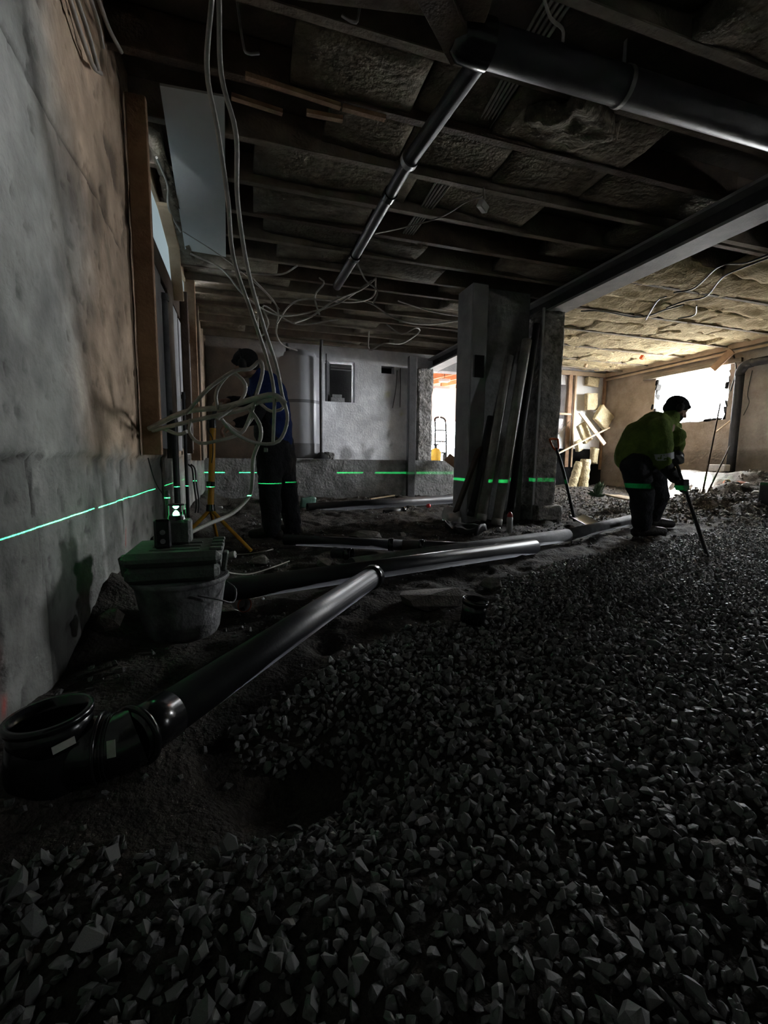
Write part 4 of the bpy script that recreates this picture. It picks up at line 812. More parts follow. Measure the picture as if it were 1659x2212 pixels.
b = MB(); b.lathe((LX, LY, LZ - .022), (0, 0, 1), [(.013, 0), (.012, .008), (.004, .0185)], 20); b.lathe((LX, LY, LZ + .0035), (0, 0, 1), [(.004, 0), (.012, .008), (.011, .012)], 20); b.build('lens', 'laser', tur)
for sx, sy in ((-.03, .012), (.034, .03), (.03, -.028)):
    b = MB(); b.cone((LX + sx, LY + sy, CT + .10), (LX + sx, LY + sy, LZ + .02), .0016, .0016, 8); b.build('cage_bar', 'gloss_black', tur)
b = MB(); b.cone((LX, LY, LZ + .018), (LX, LY, LZ + .024), .034, .03, 20); b.build('cap', 'gloss_black', tur)
c = PY(350, 1140, 1.9); rc = thing('laser_receiver', (c.x, 1.9, CT), 'small black box with two round grey dots beside the laser level', 'receiver')
b = MB(); b.box((c.x, 1.9, CT + .062), (.06, .04, .115), Euler((0, 0, .25)), .008); hs = b.build('housing', 'gloss_black', rc)
for dz in (.035, .07):
    p = Vector((c.x + .004, 1.9 - .021, CT + dz)); nv = Vector((.25, -.97, 0)).normalized(); b = MB(); b.cone(p, p + nv * .004, .010, .010, 18); b.build('dot', 'grey_pipe', hs)
# the horizontal line laser itself: a point source that shines only in a thin level fan
l = bpy.data.lights.new('laser_beam', 'POINT'); l.energy = 1.0; l.shadow_soft_size = 0.0; l.use_nodes = True
nt = l.node_tree; N = nt.nodes; Lk = nt.links; em = N['Emission']; tcn = N.new('ShaderNodeTexCoord'); sp_ = N.new('ShaderNodeSeparateXYZ'); Lk.new(tcn.outputs['Normal'], sp_.inputs[0])
def mth(op, a, b_=None, c_=None):
    m_ = N.new('ShaderNodeMath'); m_.operation = op
    for i, v in enumerate((a, b_, c_)):
        if v is None: continue
        if isinstance(v, (int, float)): m_.inputs[i].default_value = v
        else: Lk.new(v, m_.inputs[i])
    return m_.outputs[0]
az = mth('ABSOLUTE', sp_.outputs[2]); ax_ = mth('ABSOLUTE', sp_.outputs[0]); 
eps = mth('MAXIMUM', mth('MULTIPLY', ax_, .006), .0009)
on = mth('LESS_THAN', az, eps)
inv = mth('DIVIDE', 1.0, mth('ADD', mth('MULTIPLY', mth('MULTIPLY', ax_, ax_), 42.0), .6))
Lk.new(mth('MULTIPLY', mth('MULTIPLY', on, inv), 11000.0), em.inputs['Strength']); em.inputs['Color'].default_value = (.03, 1, .2, 1)
lo = bpy.data.objects.new('laser_beam', l); lo.location = (LX, LY, LZ); COL.objects.link(lo)

# ------------------------------------------------------------------ people
class Body(MB):
    def cap(s, a, b, r0, r1=None, n=14):
        r1 = r0 if r1 is None else r1; a, b = Vector(a), Vector(b); s.ell(a, (r0,) * 3, None, n, 10); s.ell(b, (r1,) * 3, None, n, 10)
        return s.cone(a, b, r0, r1, n)
    def chain(s, pts, rad):
        for i in range(len(pts) - 1): s.cap(pts[i], pts[i + 1], rad[i], rad[i + 1])
        return s
    def skin(s, name, m, parent, voxel=.012, smooth=4, fold=0.0, fscale=.12):
        o = s.build(name, m, parent)
        md = o.modifiers.new('r', 'REMESH'); md.mode = 'VOXEL'; md.voxel_size = voxel; md.use_smooth_shade = True
        sm = o.modifiers.new('s', 'SMOOTH'); sm.iterations = smooth; sm.factor = .6
        if fold:
            tx = bpy.data.textures.new(name, 'CLOUDS'); tx.noise_scale = fscale; tx.noise_depth = 2
            dm_ = o.modifiers.new('d', 'DISPLACE'); dm_.texture = tx; dm_.strength = fold; dm_.mid_level = .5; dm_.texture_coords = 'LOCAL'
        dg = bpy.context.evaluated_depsgraph_get(); me = bpy.data.meshes.new_from_object(o.evaluated_get(dg)); old = o.data; o.modifiers.clear(); o.data = me
        me.materials.clear(); me.materials.append(MT[m])
        return o
def frame_of(fd, upv):
    y = Vector(fd).normalized(); x = y.cross(Vector(upv)).normalized(); z = x.cross(y); return Matrix((x, y, z)).transposed()
def head_into(B, c, F):
    """skull, jaw, nose, lips, brow and ears; F columns = right, face direction, up"""
    q = lambda x, y, z: Vector(c) + F @ Vector((x, y, z))
    B.ell(q(0, -.012, .022), (.074, .094, .092), F, 20, 14); B.ell(q(0, .028, -.045), (.054, .058, .062), F, 16, 12); B.ell(q(0, .062, -.085), (.024, .022, .018), F)
    B.cap(q(0, .078, .012), q(0, .100, -.028), .009, .014); B.cap(q(-.02, .078, -.058), q(.02, .078, -.058), .007); B.cap(q(-.018, .077, -.068), q(.018, .077, -.068), .007)
    for s in (-1, 1):
        B.cap(q(s * .012, .082, .028), q(s * .045, .068, .03), .008); B.ell(q(s * .03, .072, .008), (.013, .010, .010), F, 10, 8); B.ell(q(s * .076, -.005, -.012), (.008, .017, .03), F, 10, 8)
    B.ell(q(s * .04, .05, -.03), (.02, .02, .02), F, 8, 6); B.ell(q(-.04, .05, -.03), (.02, .02, .02), F, 8, 6)
def hand_into(B, w, H, curl=1.0, side=1, s=1.0):
    """palm, four unequal curled fingers and a side thumb; H columns = across the palm, finger direction, palm normal"""
    q = lambda x, y, z: Vector(w) + H @ (Vector((x, y, z)) * s)
    for x in (-.028, -.009, .01, .028): B.cap(q(x * .7, .0, 0), q(x, .075, 0), .017 * s, .0125 * s, 10)
    for x, L1 in ((-.03, .036), (-.0105, .044), (.0105, .046), (.03, .041)):
        a = q(x, .078, 0); a1 = curl * .9; a2 = curl * 2.0; a3 = curl * 2.9
        b1 = q(x, .078 + L1 * math.cos(a1), -L1 * math.sin(a1)); l2 = L1 * .72
        b2 = q(x, .078 + L1 * math.cos(a1) + l2 * math.cos(a2), -L1 * math.sin(a1) - l2 * math.sin(a2)); l3 = l2 * .8
        b3 = q(x, .078 + L1 * math.cos(a1) + l2 * math.cos(a2) + l3 * math.cos(a3), -L1 * math.sin(a1) - l2 * math.sin(a2) - l3 * math.sin(a3))
        B.chain([a, b1, b2, b3], [.0095 * s, .009 * s, .0085 * s, .0075 * s])
    t = side; B.chain([q(t * .02, .018, -.004), q(t * .045, .045, -.018), q(t * .042, .07, -.036), q(t * .028, .085, -.046)], [.015 * s, .012 * s, .0105 * s, .009 * s])

def worker_right():
    Y = 3.42; G = gz(3.7, 3.4)
    J = lambda px, py, dy=0.0: PY(px, py, Y + dy)
    foot1 = J(1378, 1158, -.02); root = thing('person', (foot1.x, foot1.y, foot1.z), 'person in yellow-green jacket and dark cap bending over a rake', 'person')
    hc = J(1462, 886, -.03); hipc = J(1386, 1000, .03); chest = J(1426, 930, 0); neck = J(1446, 908, -.02)
    hipL, hipR = J(1374, 1006, -.09), J(1405, 1008, .10); kL, kR = J(1387, 1078, -.13), J(1422, 1072, .12); aL, aR = J(1386, 1138, -.06), J(1408, 1118, .2)
    shN, shF = J(1424, 924, -.19), J(1452, 925, .15); eN, eF = J(1432, 1000, -.24), J(1460, 985, .08); wN, wF = J(1460, 1036, -.27), J(1466, 985, -.14)
    # rake
    r0, r1 = J(1452, 955, -.25), PZ(1531, 1209, gz(4.3, 3.1) + .0); r0 = J(1456, 985, -.2); rk = thing('gravel_rake', r1, 'long-handled rake held by the bending person, its end in the gravel', 'rake')
    b = MB(); b.cone(r0, r1, .0145, .0145, 14); b.build('handle', 'dark_metal', rk)
    rd = (r1 - r0).normalized(); cr = rd.cross(Vector((0, 1, 0))).normalized(); cr = Vector((.25, .95, 0)).normalized()
    b = MB(); b.bar(r1 - cr * .17 + Vector((0, 0, -.005)), r1 + cr * .17 + Vector((0, 0, -.005)), .02, .02, bev=.003); b.build('head', 'dark_metal', rk)
    for i in range(9):
        p = r1 + cr * (-.16 + i * .04); b = MB(); b.cone(p, p + Vector((.02, 0, -.06)), .005, .003, 6); b.build('tine', 'dark_metal', rk)
    gN = r0.lerp(r1, .33); gF = r0.lerp(r1, .06)
    F = frame_of((.78, -.45, -.42), (.25, -.1, 1))
    B = Body(); head_into(B, hc, F)
    B.cap(neck, hc + F @ Vector((0, -.03, -.05)), .062, .056)
    B.chain([chest, J(1402, 965, 0), hipc], [.13, .125, .13]); B.chain([shN, eN, wN], [.055, .045, .032]); B.chain([shF, eF, wF], [.055, .045, .032])
    B.cap(chest, shN, .1, .06); B.cap(chest, shF, .1, .06); B.cap(neck, chest, .07, .1)
    B.chain([hipL, kL, aL], [.09, .06, .042]); B.chain([hipR, kR, aR], [.09, .06, .042])
    for w_, g_, sd_ in ((wN, gN, 1), (wF, gF, -1)):
        fd = (g_ - w_); fd = (fd - rd * fd.dot(rd) * .4).normalized(); ac = rd; nn_ = ac.cross(fd).normalized() * -1; ac2 = fd.cross(nn_).normalized() * -1
        H = Matrix((ac2, fd, nn_)).transposed(); B.cap(w_, w_ + fd * .01, .03, .026)
        hand_into(B, g_ - fd * .07 - nn_ * -.022, H, 1.0, sd_, 1.12)
    body = B.skin('body', 'skin', root, .0075, 3)
    # clothes
    B = Body(); B.chain([J(1372, 985, 0), J(1388, 950, 0), J(1414, 925, 0)], [.185, .195, .16]); B.ell(J(1372, 992, .0), (.17, .2, .14), None); B.ell(J(1396, 950, 0), (.17, .23, .17), None)
    B.cap(J(1418, 926, -.02), shN, .13, .092); B.cap(J(1418, 926, -.02), shF, .13, .09); B.ell(J(1440, 944, .0), (.12, .18, .12), None)
    B.chain([shN, J(1433, 965, -.24), eN, eN.lerp(wN, .2)], [.092, .085, .07, .062]); B.chain([shF, eF, eF.lerp(wF, .25)], [.09, .07, .06]); B.cap(J(1436, 912, -.01), neck.lerp(hc, .3), .09, .08)
    B.ell(J(1450, 958, .02), (.07, .15, .13), None)
    jk = B.skin('jacket', 'hivis', root, .016, 3, .03, .1)
    for a, c_, r in ((J(1433, 978, -.24), J(1434, 992, -.24), .083),): b = MB(); b.cone(a, c_, r, r * .97, 20); b.build('reflective_band', 'reflect', jk)
    B = Body(); B.ell(J(1384, 1000, .01), (.15, .2, .12), None); B.chain([hipL, kL, aL.lerp(kL, .12)], [.135, .105, .088]); B.chain([hipR, kR, aR.lerp(kR, .12)], [.13, .10, .085])
    tr_ = B.skin('trousers', 'trousers', root, .016, 3, .035, .09)
    b = MB(); b.cone(aL + Vector((.0, 0, .035)), aL + Vector((.0, 0, -.005)), .082, .075, 18); b.build('ankle_band', 'hivis_bright', tr_)
    b = MB(); b.cone(aR + Vector((.0, 0, .02)), aR + Vector((.0, 0, -.005)), .076, .07, 18); b.build('ankle_band', 'hivis_bright', tr_)
    for a in (aL, aR):
        gg = gz(a.x, a.y); toe = Vector((a.x + .2, a.y - .06, gg + .05)); B = Body(); B.chain([a + Vector((0, 0, .02)), Vector((a.x - .01, a.y, gg + .08))], [.06, .062]); B.chain([Vector((a.x - .05, a.y + .015, gg + .045)), Vector((a.x + .08, a.y - .025, gg + .06)), toe], [.05, .055, .045]); B.skin('boot', 'boot', root, .011, 3)
    for w_, e_, g_, sd_ in ((wN, eN, gN, 1), (wF, eF, gF, -1)):
        fd = (g_ - w_); fd = (fd - rd * fd.dot(rd) * .4).normalized(); nn_ = rd.cross(fd).normalized() * -1; ac2 = fd.cross(nn_).normalized() * -1
        B = Body(); B.chain([e_.lerp(w_, .1), w_.lerp(e_, .1), w_ + fd * .01], [.062, .05, .036]); hand_into(B, g_ - fd * .07 - nn_ * -.022, Matrix((ac2, fd, nn_)).transposed(), 1.0, sd_, 1.28); B.cap(w_, g_ - fd * .07 - nn_ * -.022, .036, .034); B.skin('work_glove', 'glove', root, .0075, 2)
    q = lambda x, y, z: hc + F @ Vector((x, y, z))
    B = Body(); B.ell(q(0, -.02, .05), (.092, .108, .085), F, 20, 14); B.cap(q(-.045, .07, .055), q(.045, .07, .055), .022); B.ell(q(0, -.06, .0), (.08, .07, .07), F); B.skin('cap', 'hat', root, .009, 3)
    for s_ in (-1, 1): B = Body(); B.ell(q(s_ * .085, -.01, .01), (.028, .036, .045), F, 14, 10); B.skin('ear_defender', 'glove', root, .006, 2)
    B = Body(); B.ell(q(0, .03, -.06), (.062, .06, .055), F); B.skin('scarf', 'hat', root, .009, 3)
    B = Body(); B.chain([q(s_ * .09 * math.cos(t), -.01, .03 + .1 * math.sin(t)) for t in np.linspace(0, PI, 9)], [.008] * 9); B.skin('headband', 'glove', root, .005, 1)
worker_right()

def worker_left():
    Y = 4.2
    J = lambda px, py, dy=0.0: PY(px, py, Y + dy)
    f1 = J(590, 1158, 0); root = thing('person', (f1.x, f1.y, gz(f1.x, f1.y)), 'person in blue shirt and dark trousers standing behind the conduit coil', 'person')
    hc = J(529, 789, -.02); neck = J(556, 812, 0); hL, hR = J(583, 962, -.07), J(607, 962, .09); kL, kR = J(583, 1058, -.1), J(620, 1058, .14); aL, aR = J(588, 1146, -.06), J(634, 1142, .16)
    sN, sF = J(580, 840, -.18), J(560, 836, .17); eN, eF = J(550, 905, -.26), J(530, 868, .2); wN, wF = J(508, 915, -.25), J(492, 866, .1)
    F = frame_of((-.9, .3, -.28), (-.1, 0, 1))
    B = Body(); head_into(B, hc, F); B.cap(neck, hc + F @ Vector((0, -.03, -.06)), .062, .056)
    B.chain([J(580, 850, 0), J(594, 905, 0), J(596, 950, 0)], [.13, .125, .13]); B.cap(neck, J(578, 850, 0), .07, .1)
    B.chain([sN, eN, wN], [.055, .045, .032]); B.chain([sF, eF, wF], [.055, .045, .032]); B.cap(J(578, 850, 0), sN, .09, .06); B.cap(J(578, 850, 0), sF, .09, .06)
    B.chain([hL, kL, aL], [.09, .06, .042]); B.chain([hR, kR, aR], [.09, .06, .042])
    for w_, e_, sd_ in ((wN, eN, 1), (wF, eF, -1)):
        fd = (w_ - e_).normalized(); nn_ = (Vector((0, 0, 1)) - fd * fd.z).normalized(); ac = fd.cross(nn_); hand_into(B, w_, Matrix((ac, fd, nn_)).transposed(), .7, sd_, 1.1)
    B.skin('body', 'skin', root, .0075, 3)
    B = Body(); B.chain([J(575, 838, 0), J(586, 875, 0), J(594, 915, 0), J(596, 945, 0)], [.15, .165, .155, .15]); B.ell(J(585, 865, 0), (.155, .235, .2), None); B.ell(J(594, 920, 0), (.15, .2, .16), None)
    B.cap(J(576, 840, 0), sN, .11, .08); B.cap(J(576, 840, 0), sF, .11, .08); B.cap(sN, sN.lerp(eN, .45), .082, .07); B.cap(sF, sF.lerp(eF, .45), .08, .07); B.cap(neck, J(570, 835, 0), .075, .1)
    B.skin('shirt', 'blue', root, .016, 3, .03, .1)
    B = Body(); B.chain([sN.lerp(eN, .4), eN, eN.lerp(wN, .9)], [.066, .056, .042]); B.skin('sleeve', 'trousers', root, .01, 2, .015, .06)
    B = Body(); B.chain([sF.lerp(eF, .4), eF, eF.lerp(wF, .9)], [.064, .054, .042]); B.skin('sleeve', 'trousers', root, .01, 2, .015, .06)
    B = Body(); B.ell(J(572, 880, -.02), (.12, .20, .24), None); B.ell(J(577, 930, -.02), (.12, .18, .14), None); B.skin('vest_front', 'trousers', root, .016, 3, .02, .1)
    B = Body(); B.ell(J(594, 965, .01), (.155, .2, .12), None); B.chain([hL, kL, aL + Vector((0, 0, .0))], [.13, .1, .085]); B.chain([hR, kR, aR + Vector((0, 0, .0))], [.128, .1, .085]); B.ell(J(602, 1000, 0), (.13, .14, .14), None)
    B.skin('trousers', 'trousers', root, .016, 3, .035, .09)
    for a in (aL, aR):
        gg = gz(a.x, a.y); B = Body(); B.chain([a + Vector((0, 0, .02)), Vector((a.x + .01, a.y, gg + .08))], [.062, .062]); B.chain([Vector((a.x + .05, a.y - .02, gg + .045)), Vector((a.x - .07, a.y + .02, gg + .055)), Vector((a.x - .17, a.y + .03, gg + .045))], [.05, .055, .045]); B.skin('boot', 'boot', root, .011, 3)
    q = lambda x, y, z: hc + F @ Vector((x, y, z))
    B = Body(); B.ell(q(0, -.02, .045), (.09, .112, .09), F, 20, 14); B.ell(q(0, -.06, -.005), (.075, .065, .075), F); B.cap(q(-.04, .08, .05), q(.04, .08, .05), .016); B.skin('cap', 'hat', root, .009, 3)
    for s_ in (-1, 1): B = Body(); B.ell(q(s_ * .088, -.005, -.005), (.03, .038, .048), F, 14, 10); B.skin('ear_defender', 'glove', root, .006, 2)
    B = Body(); B.chain([q(.094 * math.cos(t), -.005, .02 + .118 * math.sin(t)) for t in np.linspace(0, PI, 9)], [.008] * 9); B.skin('headband', 'glove', root, .005, 1)
    b = MB(); b.box(J(574, 972, -.2), (.035, .02, .04), None, .004); b.build('belt_clip', 'metal', root)
worker_left()

# ------------------------------------------------------------------ back right bay
def rail(name, a, c, w, h, m, label): b = MB(); b.bar(a, c, w, h, bev=.004); o = b.build(name, m); return tag(o, label, kind='structure')
rail('trim_2', (XR - .03, 3.0, 2.60), (XR - .03, YB, 2.60), .05, .09, 'timber_pale', 'pale timber rail along the top of the right wall')
rail('trim_3', (XR - .05, 3.0, 2.50), (XR - .05, YB, 2.50), .03, .04, 'timber_pale', 'second thinner rail under the first on the right wall')
rail('trim_4', (4.3, YB - .04, 2.60), (XR, YB - .04, 2.60), .05, .09, 'timber_pale', 'pale timber rail along the top of the rear wall')
rail('trim_5', (XR - .04, 5.3, 2.36), (XR - .04, 7.15, 2.37), .05, .07, 'timber_grey', 'timber lintel over the ragged opening')
def stud(px, name, w, m, lab, py0=600, z0=.0, z1=2.56, Y=YB - .05): x = PY(px, 900, Y).x; return plank(name, (x, Y, z0), (x, Y, z1), w, .05, m, lab, 'stud', (0, 1, 0))
stud(1228, 'wall_stud', .09, 'timber', 'left brown stud on the rear wall of the back bay', z0=.6)
stud(1302, 'wall_stud', .06, 'timber', 'stud in the far right corner, left of its partner', z0=.55)
stud(1312, 'wall_stud', .05, 'timber', 'outermost stud in the far right corner', z0=.55, Y=YB - .1)
stud(1239, 'wall_stud', .04, 'timber_pale', 'slim pale stud edge beside the white painted wall section', z0=.6)
x = PY(1217, 905, YB).x; plank('sill_strip', (x - .3, YB - .05, PY(1217, 895, YB).z), (x + .14, YB - .05, PY(1217, 895, YB).z), .06, .04, 'timber_pale', 'pale sill strip beside the column in the back bay', 'sill')
b = MB(); b.box(((sideH[0] + sideH[1]) / 2, YB + .25, (sideH[2] + sideH[3]) / 2), (.3, .02, .9)); o = b.build('window_5', 'timber_grey'); tag(o, 'boarded little window beside the column', kind='structure')
b = MB(); b.box((PY(1255, 900, YB).x, YB - .025, 1.28), (.42, .02, 2.5)); o = b.build('wall_panel', 'room_white'); tag(o, 'white painted board strip between the studs of the back bay', 'panel')
b = MB(); b.box(((5.9 + XR) / 2 + .2, YB - .03, .5), (1.6, .03, 1.0)); o = b.build('baseboard_rear', 'brown_wall'); tag(o, 'brown damp wall base in the back bay', kind='structure')
def batt(c, d, rot, seed, label, m='wool', lump=.015): o = lumpy('insulation_piece', m, c, d, rot, lump, .04, None, seed); return tag(o, label, 'insulation')
batt(PY(1279, 825, 8.1), (.30, .10, .18), Euler((0, .1, 0)), 301, 'topmost yellow wool piece hanging by the corner studs')
batt(PY(1277, 868, 8.0), (.30, .08, .36), Euler((0, -.08, .1)), 302, 'upright yellow wool batt below the topmost piece')
batt(PY(1303, 902, 7.9), (.42, .09, .36), Euler((0, .6, .1)), 303, 'tilted square wool batt, the largest of the hanging ones')
batt(PY(1262, 935, 7.85), (.20, .08, .42), Euler((0, -.55, 0)), 304, 'pale wool slab tilted behind the leaning plank')
batt(PY(1250, 962, 7.8), (.16, .08, .22), Euler((0, -.4, .3)), 305, 'torn small wool scrap below the pale slab')
batt(PY(1283, 985, 7.8), (.16, .1, .34), Euler((0, .1, .3)), 306, 'frayed wool scrap above the green plant')
for (px, py, Y, sx, sz, an, sd_, lab) in ((1262, 1023, 7.45, .20, .58, .06, 307, 'bright standing roll of yellow wool'), (1243, 1027, 7.5, .17, .56, .3, 308, 'browner wool roll leaning behind the bright one')):
    c = PY(px, py, Y); b = MB(); R_ = Euler((0, an, 0)).to_matrix(); a0 = c - R_ @ Vector((0, 0, sz / 2)); a1 = c + R_ @ Vector((0, 0, sz / 2)); prof = [(sx * .5 * (1 + .06 * math.sin(i * 1.7 + sd_)), i / 14 * sz) for i in range(15)]
    b.lathe(a0, a1 - a0, prof, 26); o = b.build('insulation_roll', 'wool'); tag(o, lab, 'insulation')
plank('loose_plank', PY(1253, 890, 7.8), PY(1306, 960, 7.6), .10, .03, 'timber_pale', 'wide pale plank leaning across the wool pieces', 'plank', (.1, -1, .2))
plank('loose_lath', PY(1203, 981, 7.2), PY(1316, 924, 7.75), .045, .02, 'timber_pale', 'long thin pale lath slanting up to the right', 'lath', (0, 0, 1))
plank('loose_lath', PY(1206, 938, 7.9), PY(1235, 905, 8.17), .015, .012, 'timber_grey', 'short thin stick beside the sill strip', 'stick', (0, 0, 1))
c = gp(1345, 1074, .04); o = lumpy('cardboard_sheet', 'cardboard', c, (.42, .34, .015), Euler((.12, .05, .3)), .006, .05, None, 310); tag(o, 'flat cardboard sheet on the soil of the back bay', 'cardboard')
pt = gp(1290, 1074, .01); gp_ = thing('wilted_plant', pt, 'dark green leafy clump at the foot of the wool roll', 'plant'); rs = random.Random(9)
for i in range(34):
    a = rs.uniform(0, 2 * PI); t_ = rs.uniform(.1, 1.35); L_ = rs.uniform(.13, .27); d = Vector((math.cos(a) * math.sin(t_), math.sin(a) * math.sin(t_), math.cos(t_))); s_ = d.cross(Vector((.1, .2, 1))).normalized() * L_ * .15; u_ = s_.cross(d).normalized()
    b = MB(); p = [pt, pt + d * L_ * .35 + s_ + u_ * .01, pt + d * L_ * .75 + s_ * .9 + u_ * .02, pt + d * L_, pt + d * L_ * .75 - s_ * .9 + u_ * .02, pt + d * L_ * .35 - s_ + u_ * .01, pt + d * L_ * .5 - u_ * .015]
    b.add(p, [(0, 1, 6), (1, 2, 6), (2, 3, 6), (3, 4, 6), (4, 5, 6), (5, 0, 6)]); b.build('leaf', 'leaf', gp_)
# sewer pipe on the right wall
sxp = XR - .14; v0 = PX(1598, 812, sxp); v1 = PX(1577, 1022, sxp); ex = PX(1662, 778, sxp)
ws = thing('waste_pipe', (v1.x, v1.y, v1.z), 'black waste pipe with elbow running down the right wall', 'pipe')
b = MB(); b.tube([v0, v1], .062, 22); b.build('pipe', 'matte_black', ws)
b = MB(); b.tube(spline([v0, v0 + Vector((0, 0, .06)), v0 + Vector((0, -.07, .15)), v0 + Vector((0, -.17, .17))], .02), .066, 22); b.build('elbow', 'matte_black', ws)
b = MB(); b.tube([v0 + Vector((0, -.15, .17)), v0 + Vector((0, -2.0, .17))], .06, 22); b.build('pipe', 'matte_black', ws)
b = MB(); b.tube(spline([v1 + Vector((0, 0, .02)), v1 - Vector((0, 0, .05)), v1 + Vector((-.08, .05, -.12)), v1 + Vector((-.22, .12, -.14)), v1 + Vector((-.3, .16, -.13))], .02), .066, 22); b.build('foot_bend', 'matte_black', ws)
plank('hanging_board', PX(1540, 798, XR - .15), PX(1582, 757, XR - .12), .12, .03, 'timber', 'short brown board hanging across the opening corner', 'board', (1, 0, 0))
for i, (a, c, m, lab) in enumerate((((1513, 1088), (1556, 872), 'timber_dark', 'longer thin stick leaning toward the opening'), ((1517, 1088), (1576, 965), 'timber_dark', 'shorter thin stick leaning right of the longer one'))):
    b = MB(); q0, q1 = PX(*a, 5.9), PX(*c, 6.9); b.cone(q0, q1, .014, .010, 8); o = b.build('leaning_stick', m); tag(o, lab, 'stick')
b = MB(); q0, q1 = PX(1545, 935, 7.5), PX(1583, 905, 7.5); b.cone(q0, q1, .012, .012, 8); o = b.build('leaning_stick', 'timber_pale'); tag(o, 'pale stick end by the lower right corner of the opening', 'stick')
cable('wall_cable', [PX(1585, 768, XR - .05), PX(1590, 800, XR - .06), PX(1578, 845, XR - .05)], .01, 'cable_dark', 'black cable hanging between the opening and the waste pipe')
cable('wall_cable', [PX(1625, 800, XR - .03), PX(1615, 850, XR - .03), PX(1618, 870, XR - .03), PX(1606, 897, XR - .03)], .006, 'cable_dark', 'thin black cable on the wall right of the waste pipe')
q = PX(1552, 1017, 7.25); b = MB(); b.box((7.25, q.y, .64), (.14, .26, .11), Euler((0, 0, .1)), .01); o = b.build('concrete_block', 'pale_bank'); tag(o, 'pale block on the bank below the opening', 'block')
for i, (px, py, m, lab) in enumerate(((1572, 1045, 'brick', 'broken red brick on the bank near the pipe foot'), (1600, 1040, 'brick', 'second red brick piece right of the first'), (1610, 1055, 'pale_bank', 'pale rubble chunk below the red bricks'), (1640, 1035, 'pale_bank', 'pale rubble chunk at the right edge of the bank'), (1585, 1060, 'rock', 'grey chunk below the first red brick'))):
    c = PX(px, py, 6.75 - .1 * i); h_ = gz(c.x, c.y); V, F_ = rock_template(60 + i, 20, (1, .7, .5)); s_ = .09; b = MB(); b.add([Vector(v) * s_ + Vector((c.x, c.y, max(h_, 0) + .03)) for v in V], F_.tolist()); o = b.build('rubble_chunk', m); tag(o, lab, 'rubble')
c = PZ(1650, 1075, .3); b = MB(); b.box((c.x + .1, c.y, .32), (.16, .16, .34), None, .01); o = b.build('pipe_stub', 'black_rubber'); tag(o, 'dark block stub at the right edge of the frame', 'stub')
# cables slung under the right wool quilt
for i, (pts, lab) in enumerate((([(1665, 555), (1600, 580), (1560, 600), (1525, 640), (1480, 650), (1440, 665)], 'upper dark cable slung under the yellow wool quilt'), ([(1665, 548), (1610, 568), (1555, 575), (1500, 622), (1455, 632)], 'second dark cable slung close above it'), ([(1255, 672), (1300, 672), (1380, 685), (1440, 668), (1478, 658)], 'thin cable under the quilt starting at the column top'), ([(1395, 690), (1420, 650), (1440, 640)], 'short cable crossing the quilt near the beam'), ([(1465, 688), (1500, 680), (1505, 660)], 'short black cable end on the quilt'))):
    cable('quilt_cable', [PZ(a, c, 2.585) for a, c in pts], .009, 'cable_dark', lab, n=7)
for y in (3.1, 3.97, 4.8, 5.56, 6.32, 7.08, 7.7):
    b = MB(); b.bar((3.66, y, 2.615), (XR, y, 2.605), .045, .02); b.build('batten', 'timber_grey', ceiling)
q = PZ(1390, 765, 2.58)
for i, (px, py) in enumerate(((1387, 772), (1265, 790))): q = PZ(px, py, 2.57); b = MB(); b.box(q, (.06, .06, .07), Euler((.3, .4, .2)), .008); o = b.build('lamp_socket', 'timber_pale' if i else 'orange'); tag(o, ['small orange socket dangling from the quilt over the worker', 'small pale socket dangling from the quilt near the column'][i], 'socket')

# ------------------------------------------------------------------ bright workshop beyond the doorway
wk = []
def shell(name, c, d, m, lab): b = MB(); b.box(c, d); o = b.build(name, m); return tag(o, lab, kind='structure')
shell('floor_workshop', (5.4, 11.0, .62), (5.6, 5.1, .12), 'room_white', 'pale raised floor of the bright workshop')
shell('wall_workshop_left', (2.6, 11.0, 1.9), (.15, 5.2, 2.7), 'room_white', 'white left wall of the workshop')
shell('wall_workshop_right', (8.2, 11.0, 1.9), (.15, 5.2, 2.7), 'room_white', 'white right wall of the workshop')
shell('ceiling_workshop', (5.4, 11.0, 3.25), (5.8, 5.2, .1), 'timber_orange', 'orange boarded workshop ceiling')
for i in range(9):
    b = MB(); b.bar((3.0 + i * .55, 8.6, 2.62 + .02 * i), (3.3 + i * .55, 13.4, 3.12), .06, .13); o = b.build('rafter', 'timber_orange'); tag(o, ['leftmost', 'second from the left', 'third from the left', 'fourth from the left', 'middle', 'fourth from the right', 'third from the right', 'second from the right', 'rightmost'][i] + ' orange rafter of the workshop seen through the doorway', 'rafter', 'rafters of the workshop ceiling')
for i, (px, py, Y, w_) in enumerate(((985, 797, 9.2, .34), (960, 822, 9.9, .24), (953, 838, 10.6, .42))):
    q = PY(px, py, Y); t = thing('strip_lamp', q, ['nearest white strip lamp under the workshop rafters', 'small boxy lamp hanging mid-way in the workshop', 'farthest long white lamp in the workshop'][i], 'lamp')
    b = MB(); b.box(q, (w_, .16, .07), None, .01); b.build('housing', 'room_white', t); b = MB(); b.cone(q, (q.x, q.y, 3.2), .006, .006, 6); b.build('rod', 'dark_metal', t)
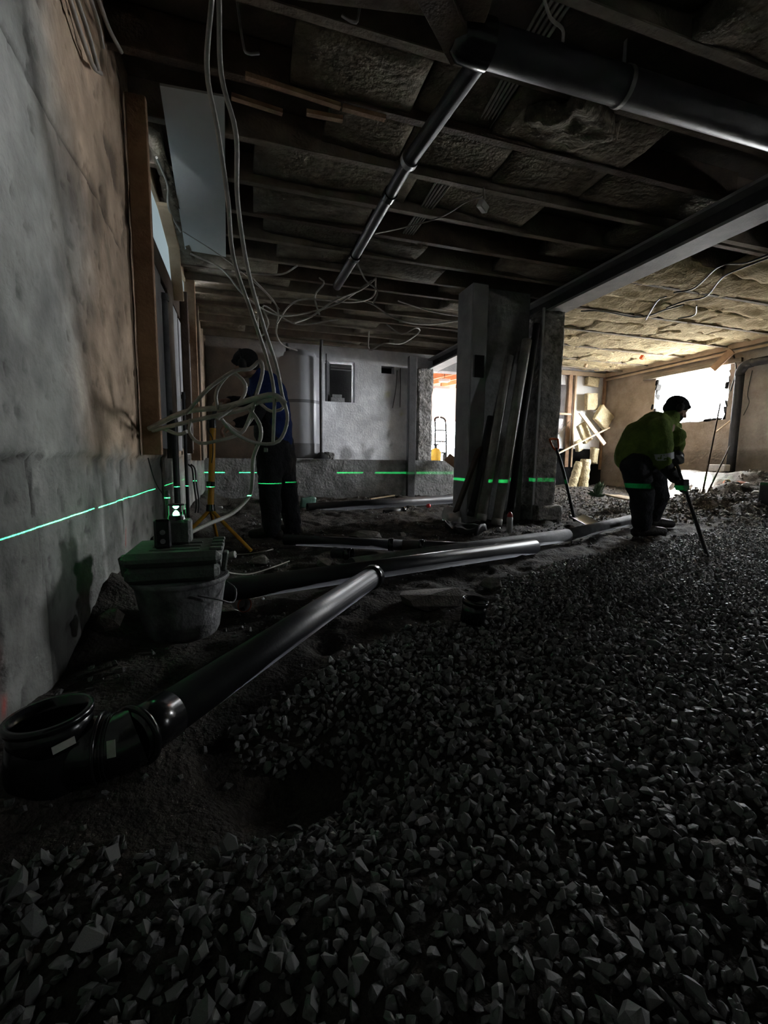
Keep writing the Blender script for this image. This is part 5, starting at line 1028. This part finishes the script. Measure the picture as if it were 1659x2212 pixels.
# sack truck
hx = PY(952, 985, 9.3); HZ = .69; ht = thing('hand_truck', (hx.x, 9.3, HZ), 'black hand truck standing in the bright doorway', 'hand truck')
for s_ in (-1, 1):
    b = MB(); b.tube(spline([(hx.x + s_ * .14, 9.3, HZ + .05), (hx.x + s_ * .13, 9.34, HZ + .75), (hx.x + s_ * .12, 9.4, HZ + .95), (hx.x + s_ * .02, 9.42, HZ + 1.0)], .05), .021, 8); b.build('frame_tube', 'gloss_black', ht)
    b = MB(); b.lathe((hx.x + s_ * .15 - .02, 9.42, HZ + .1), (1, 0, 0), [(.06, 0), (.1, .01), (.1, .035), (.06, .045)], 20); b.build('wheel', 'black_rubber', ht)
for z_ in (.2, .45, .7): b = MB(); b.cone((hx.x - .13, 9.32, HZ + z_), (hx.x + .13, 9.32, HZ + z_), .017, .017, 8); b.build('crossbar', 'gloss_black', ht)
b = MB(); b.box((hx.x, 9.2, HZ + .02), (.3, .2, .012)); b.build('toe_plate', 'metal', ht)
q = PY(941, 978, 8.9); yt = thing('yellow_canister', (q.x, 8.9, .69), 'yellow pressure canister just inside the workshop doorway', 'canister')
b = MB(); b.lathe((q.x, 8.9, .69), (0, 0, 1), [(.09, 0), (.12, .03), (.12, .2), (.08, .27), (.03, .29)], 22); b.build('shell', 'yellow_tank', yt); b = MB(); b.cone((q.x, 8.9, .97), (q.x, 8.9, 1.05), .03, .025, 12); b.bar((q.x - .06, 8.9, 1.05), (q.x + .06, 8.9, 1.05), .03, .03); b.build('valve', 'gloss_black', yt)
q = PY(996, 965, 9.4); t = thing('tool_trolley', (q.x, 9.4, .69), 'dark folded trolley at the right inside the doorway', 'trolley')
b = MB(); b.tube(spline([(q.x - .05, 9.4, .72), (q.x, 9.4, 1.2), (q.x + .03, 9.4, 1.9)], .05), .012, 8); b.build('handle', 'gloss_black', t); b = MB(); b.lathe((q.x - .02, 9.4, .78), (1, 0, 0), [(.05, 0), (.08, .01), (.08, .04), (.05, .05)], 18); b.build('wheel', 'black_rubber', t); b = MB(); b.box((q.x - .02, 9.4, .95), (.12, .1, .22), None, .01); b.build('motor', 'metal', t)
# pendant lamp at the doorway
q = PY(1008, 818, 7.9); pdl = thing('pendant_lamp', q, 'little cage lamp hanging in the doorway on a long wire', 'lamp'); b = MB(); b.lathe(q - Vector((0, 0, .09)), (0, 0, 1), [(.02, 0), (.045, .03), (.045, .08), (.02, .13)], 14); b.build('cage', 'white_plastic', pdl); b = MB(); b.tube([q + Vector((0, 0, .03)), PY(1006, 740, 7.9)], .005, 6); b.build('wire', 'cable_dark', pdl)
# outside ground beyond the openings
b = MB(); b.box((14, 5, .9), (12, 22, .2)); o = b.build('ground_outside', 'pale_bank'); tag(o, 'sunlit ground outside the cellar openings', kind='structure')
b = MB(); b.box((5, 19, .5), (22, 10, .2)); o = b.build('ground_yard', 'pale_bank'); tag(o, 'sunlit yard beyond the workshop', kind='structure')
b = MB()
for c_, d_ in (((3.8, 13.6, 1.9), (2.5, .12, 2.6)), ((7.85, 13.6, 1.9), (.9, .12, 2.6)), ((6.2, 13.6, 2.6), (2.5, .12, 1.2))): b.box(c_, d_)
o = b.build('wall_workshop_far', 'room_white'); tag(o, 'far white wall of the workshop round a bright gateway', kind='structure')
